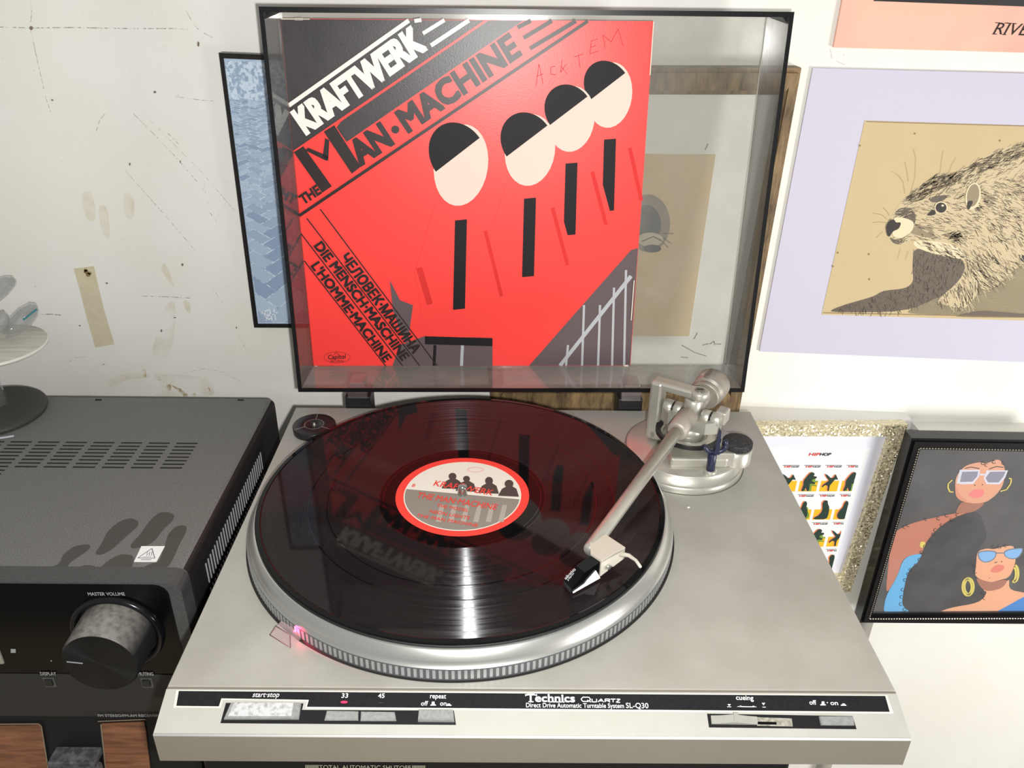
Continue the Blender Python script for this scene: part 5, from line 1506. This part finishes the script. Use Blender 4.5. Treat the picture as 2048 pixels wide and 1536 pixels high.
wpoly([(740, 278), (785, 278), (785, 292), (738, 292)], 3, .0005)
wpoly([(648, 450), (690, 415), (720, 408), (740, 412), (770, 405), (785, 440), (760, 470), (715, 482), (670, 474)], 5, .0005)
for l in ([(697, 370), (708, 376)], [(762, 372), (772, 366)], [(620, 235), (670, 222), (740, 236)], [(820, 240), (880, 218), (940, 225)]): stroke(wm, PK2, kp(l), .0009, .0006, 14)
stroke(wm, PK2, kp([(525, 430), (495, 428), (480, 395), (482, 360), (515, 330)]), .0015, .0006, 6); stroke(wm, PK2, kp([(985, 315), (1005, 320), (1000, 360), (965, 410), (915, 424)]), .0015, .0006, 6)
wpoly([(360, 770), (420, 715), (500, 660), (640, 600), (740, 595), (780, 700), (810, 800), (720, 920), (712, 1060), (770, 1240), (800, 1335), (740, 1352), (480, 1392), (330, 1458), (250, 1458), (95, 1390), (110, 1250), (150, 1100), (250, 990), (290, 860)], 9, .0005)
wpoly([(270, 935), (250, 1000), (150, 1080), (110, 1250), (95, 1390), (250, 1458), (-60, 1462), (-40, 1300), (60, 1130), (115, 970)], 8, .00045)
wpoly([(760, 1240), (930, 1225), (990, 1140), (985, 1240), (1113, 1265), (1300, 1300), (1300, 1462), (330, 1462), (480, 1392), (740, 1350), (810, 1260)], 7, .0006)
wpoly([(700, 1135), (830, 1178), (985, 1150), (930, 1230), (820, 1255), (760, 1235)], 1, .00065)
wpoly([(712, 1040), (720, 920), (800, 895), (860, 905), (920, 885), (1020, 870), (1040, 930), (1040, 1020), (990, 1140), (900, 1162), (830, 1182), (700, 1135)], 7, .0007)
wpoly([(720, 925), (800, 912), (885, 918), (878, 970), (840, 1005), (780, 1018), (735, 990)], 11, .0008); wpoly([(728, 932), (800, 920), (876, 926), (868, 968), (834, 997), (782, 1010), (744, 984)], 10, .0009)
wpoly([(938, 925), (980, 902), (1104, 886), (1098, 930), (1060, 980), (1000, 990), (950, 965)], 11, .0008); wpoly([(948, 928), (984, 910), (1096, 894), (1088, 930), (1055, 972), (1002, 982), (957, 960)], 10, .0009)
stroke(wm, PK2, kp([(880, 935), (940, 935)]), .0015, .0009, 11)
wpoly([(828, 1085), (860, 1045), (900, 1030), (950, 1040), (940, 1075), (900, 1095), (850, 1100)], 12, .0008)
for l in ([(865, 1015), (888, 1010)], [(918, 1008), (930, 1004)], [(820, 1142), (826, 1143)]): stroke(wm, PK2, kp(l), .0011, .0008, 14)
for (c_, rx, ry, a0, a1) in (((645, 1215), 46, 74, 0, 360), ((645, 1215), 30, 55, 0, 360), ((1030, 1105), 32, 72, -80, 120), ((1020, 1105), 22, 55, -70, 100)):
    ring(wm, PK2, kp([c_])[0], rx / kx, ry / kx, .0024, .001, 28, a0, a1, 6)
wpoly([(1113, 1295), (1000, 1360), (850, 1440), (860, 1462), (1300, 1462), (1300, 1250)], 13, .0007)
wpoly([(250, 840), (295, 845), (285, 895), (245, 890)], 6, .0005); wpoly([(345, 1458), (365, 1430), (380, 1458)], 6, .0008)
# loose curls along the hair edge
curls = [(120, 720), (150, 705), (300, 655), (400, 650), (470, 625), (560, 620), (510, 660), (430, 705), (375, 745), (360, 780), (340, 840), (290, 880), (262, 930), (245, 990), (215, 1035), (170, 1075), (150, 1110), (125, 1160), (105, 1240), (95, 1300), (90, 1360), (120, 1405), (170, 1420), (230, 1440), (700, 1040), (705, 1090), (770, 1265), (785, 1310), (770, 190), (800, 205), (860, 180), (940, 190), (860, 880), (905, 885), (960, 875)]
for (x, y) in curls: ring(wm, PK2, kp([(x, y)])[0], 3.4, 3.0, .0006, .00095, 10, random.uniform(0, 90), random.uniform(250, 330), 14)
wm.build('portrait_print', pcs, bg, 'two women with dark curls, sunglasses and yellow hoops', fix=False)
gl = MB(); gl.prism(PK2.pts([(1838, 896), (2125, 902), (2098, 1236), (1738, 1238)], .0022), PK2.n * .0012)
gl.build('glass_pane', clear_mat('frame_glass', (.98, .98, .98), .025, (220, 220, 220), .03, 1.5), kf)
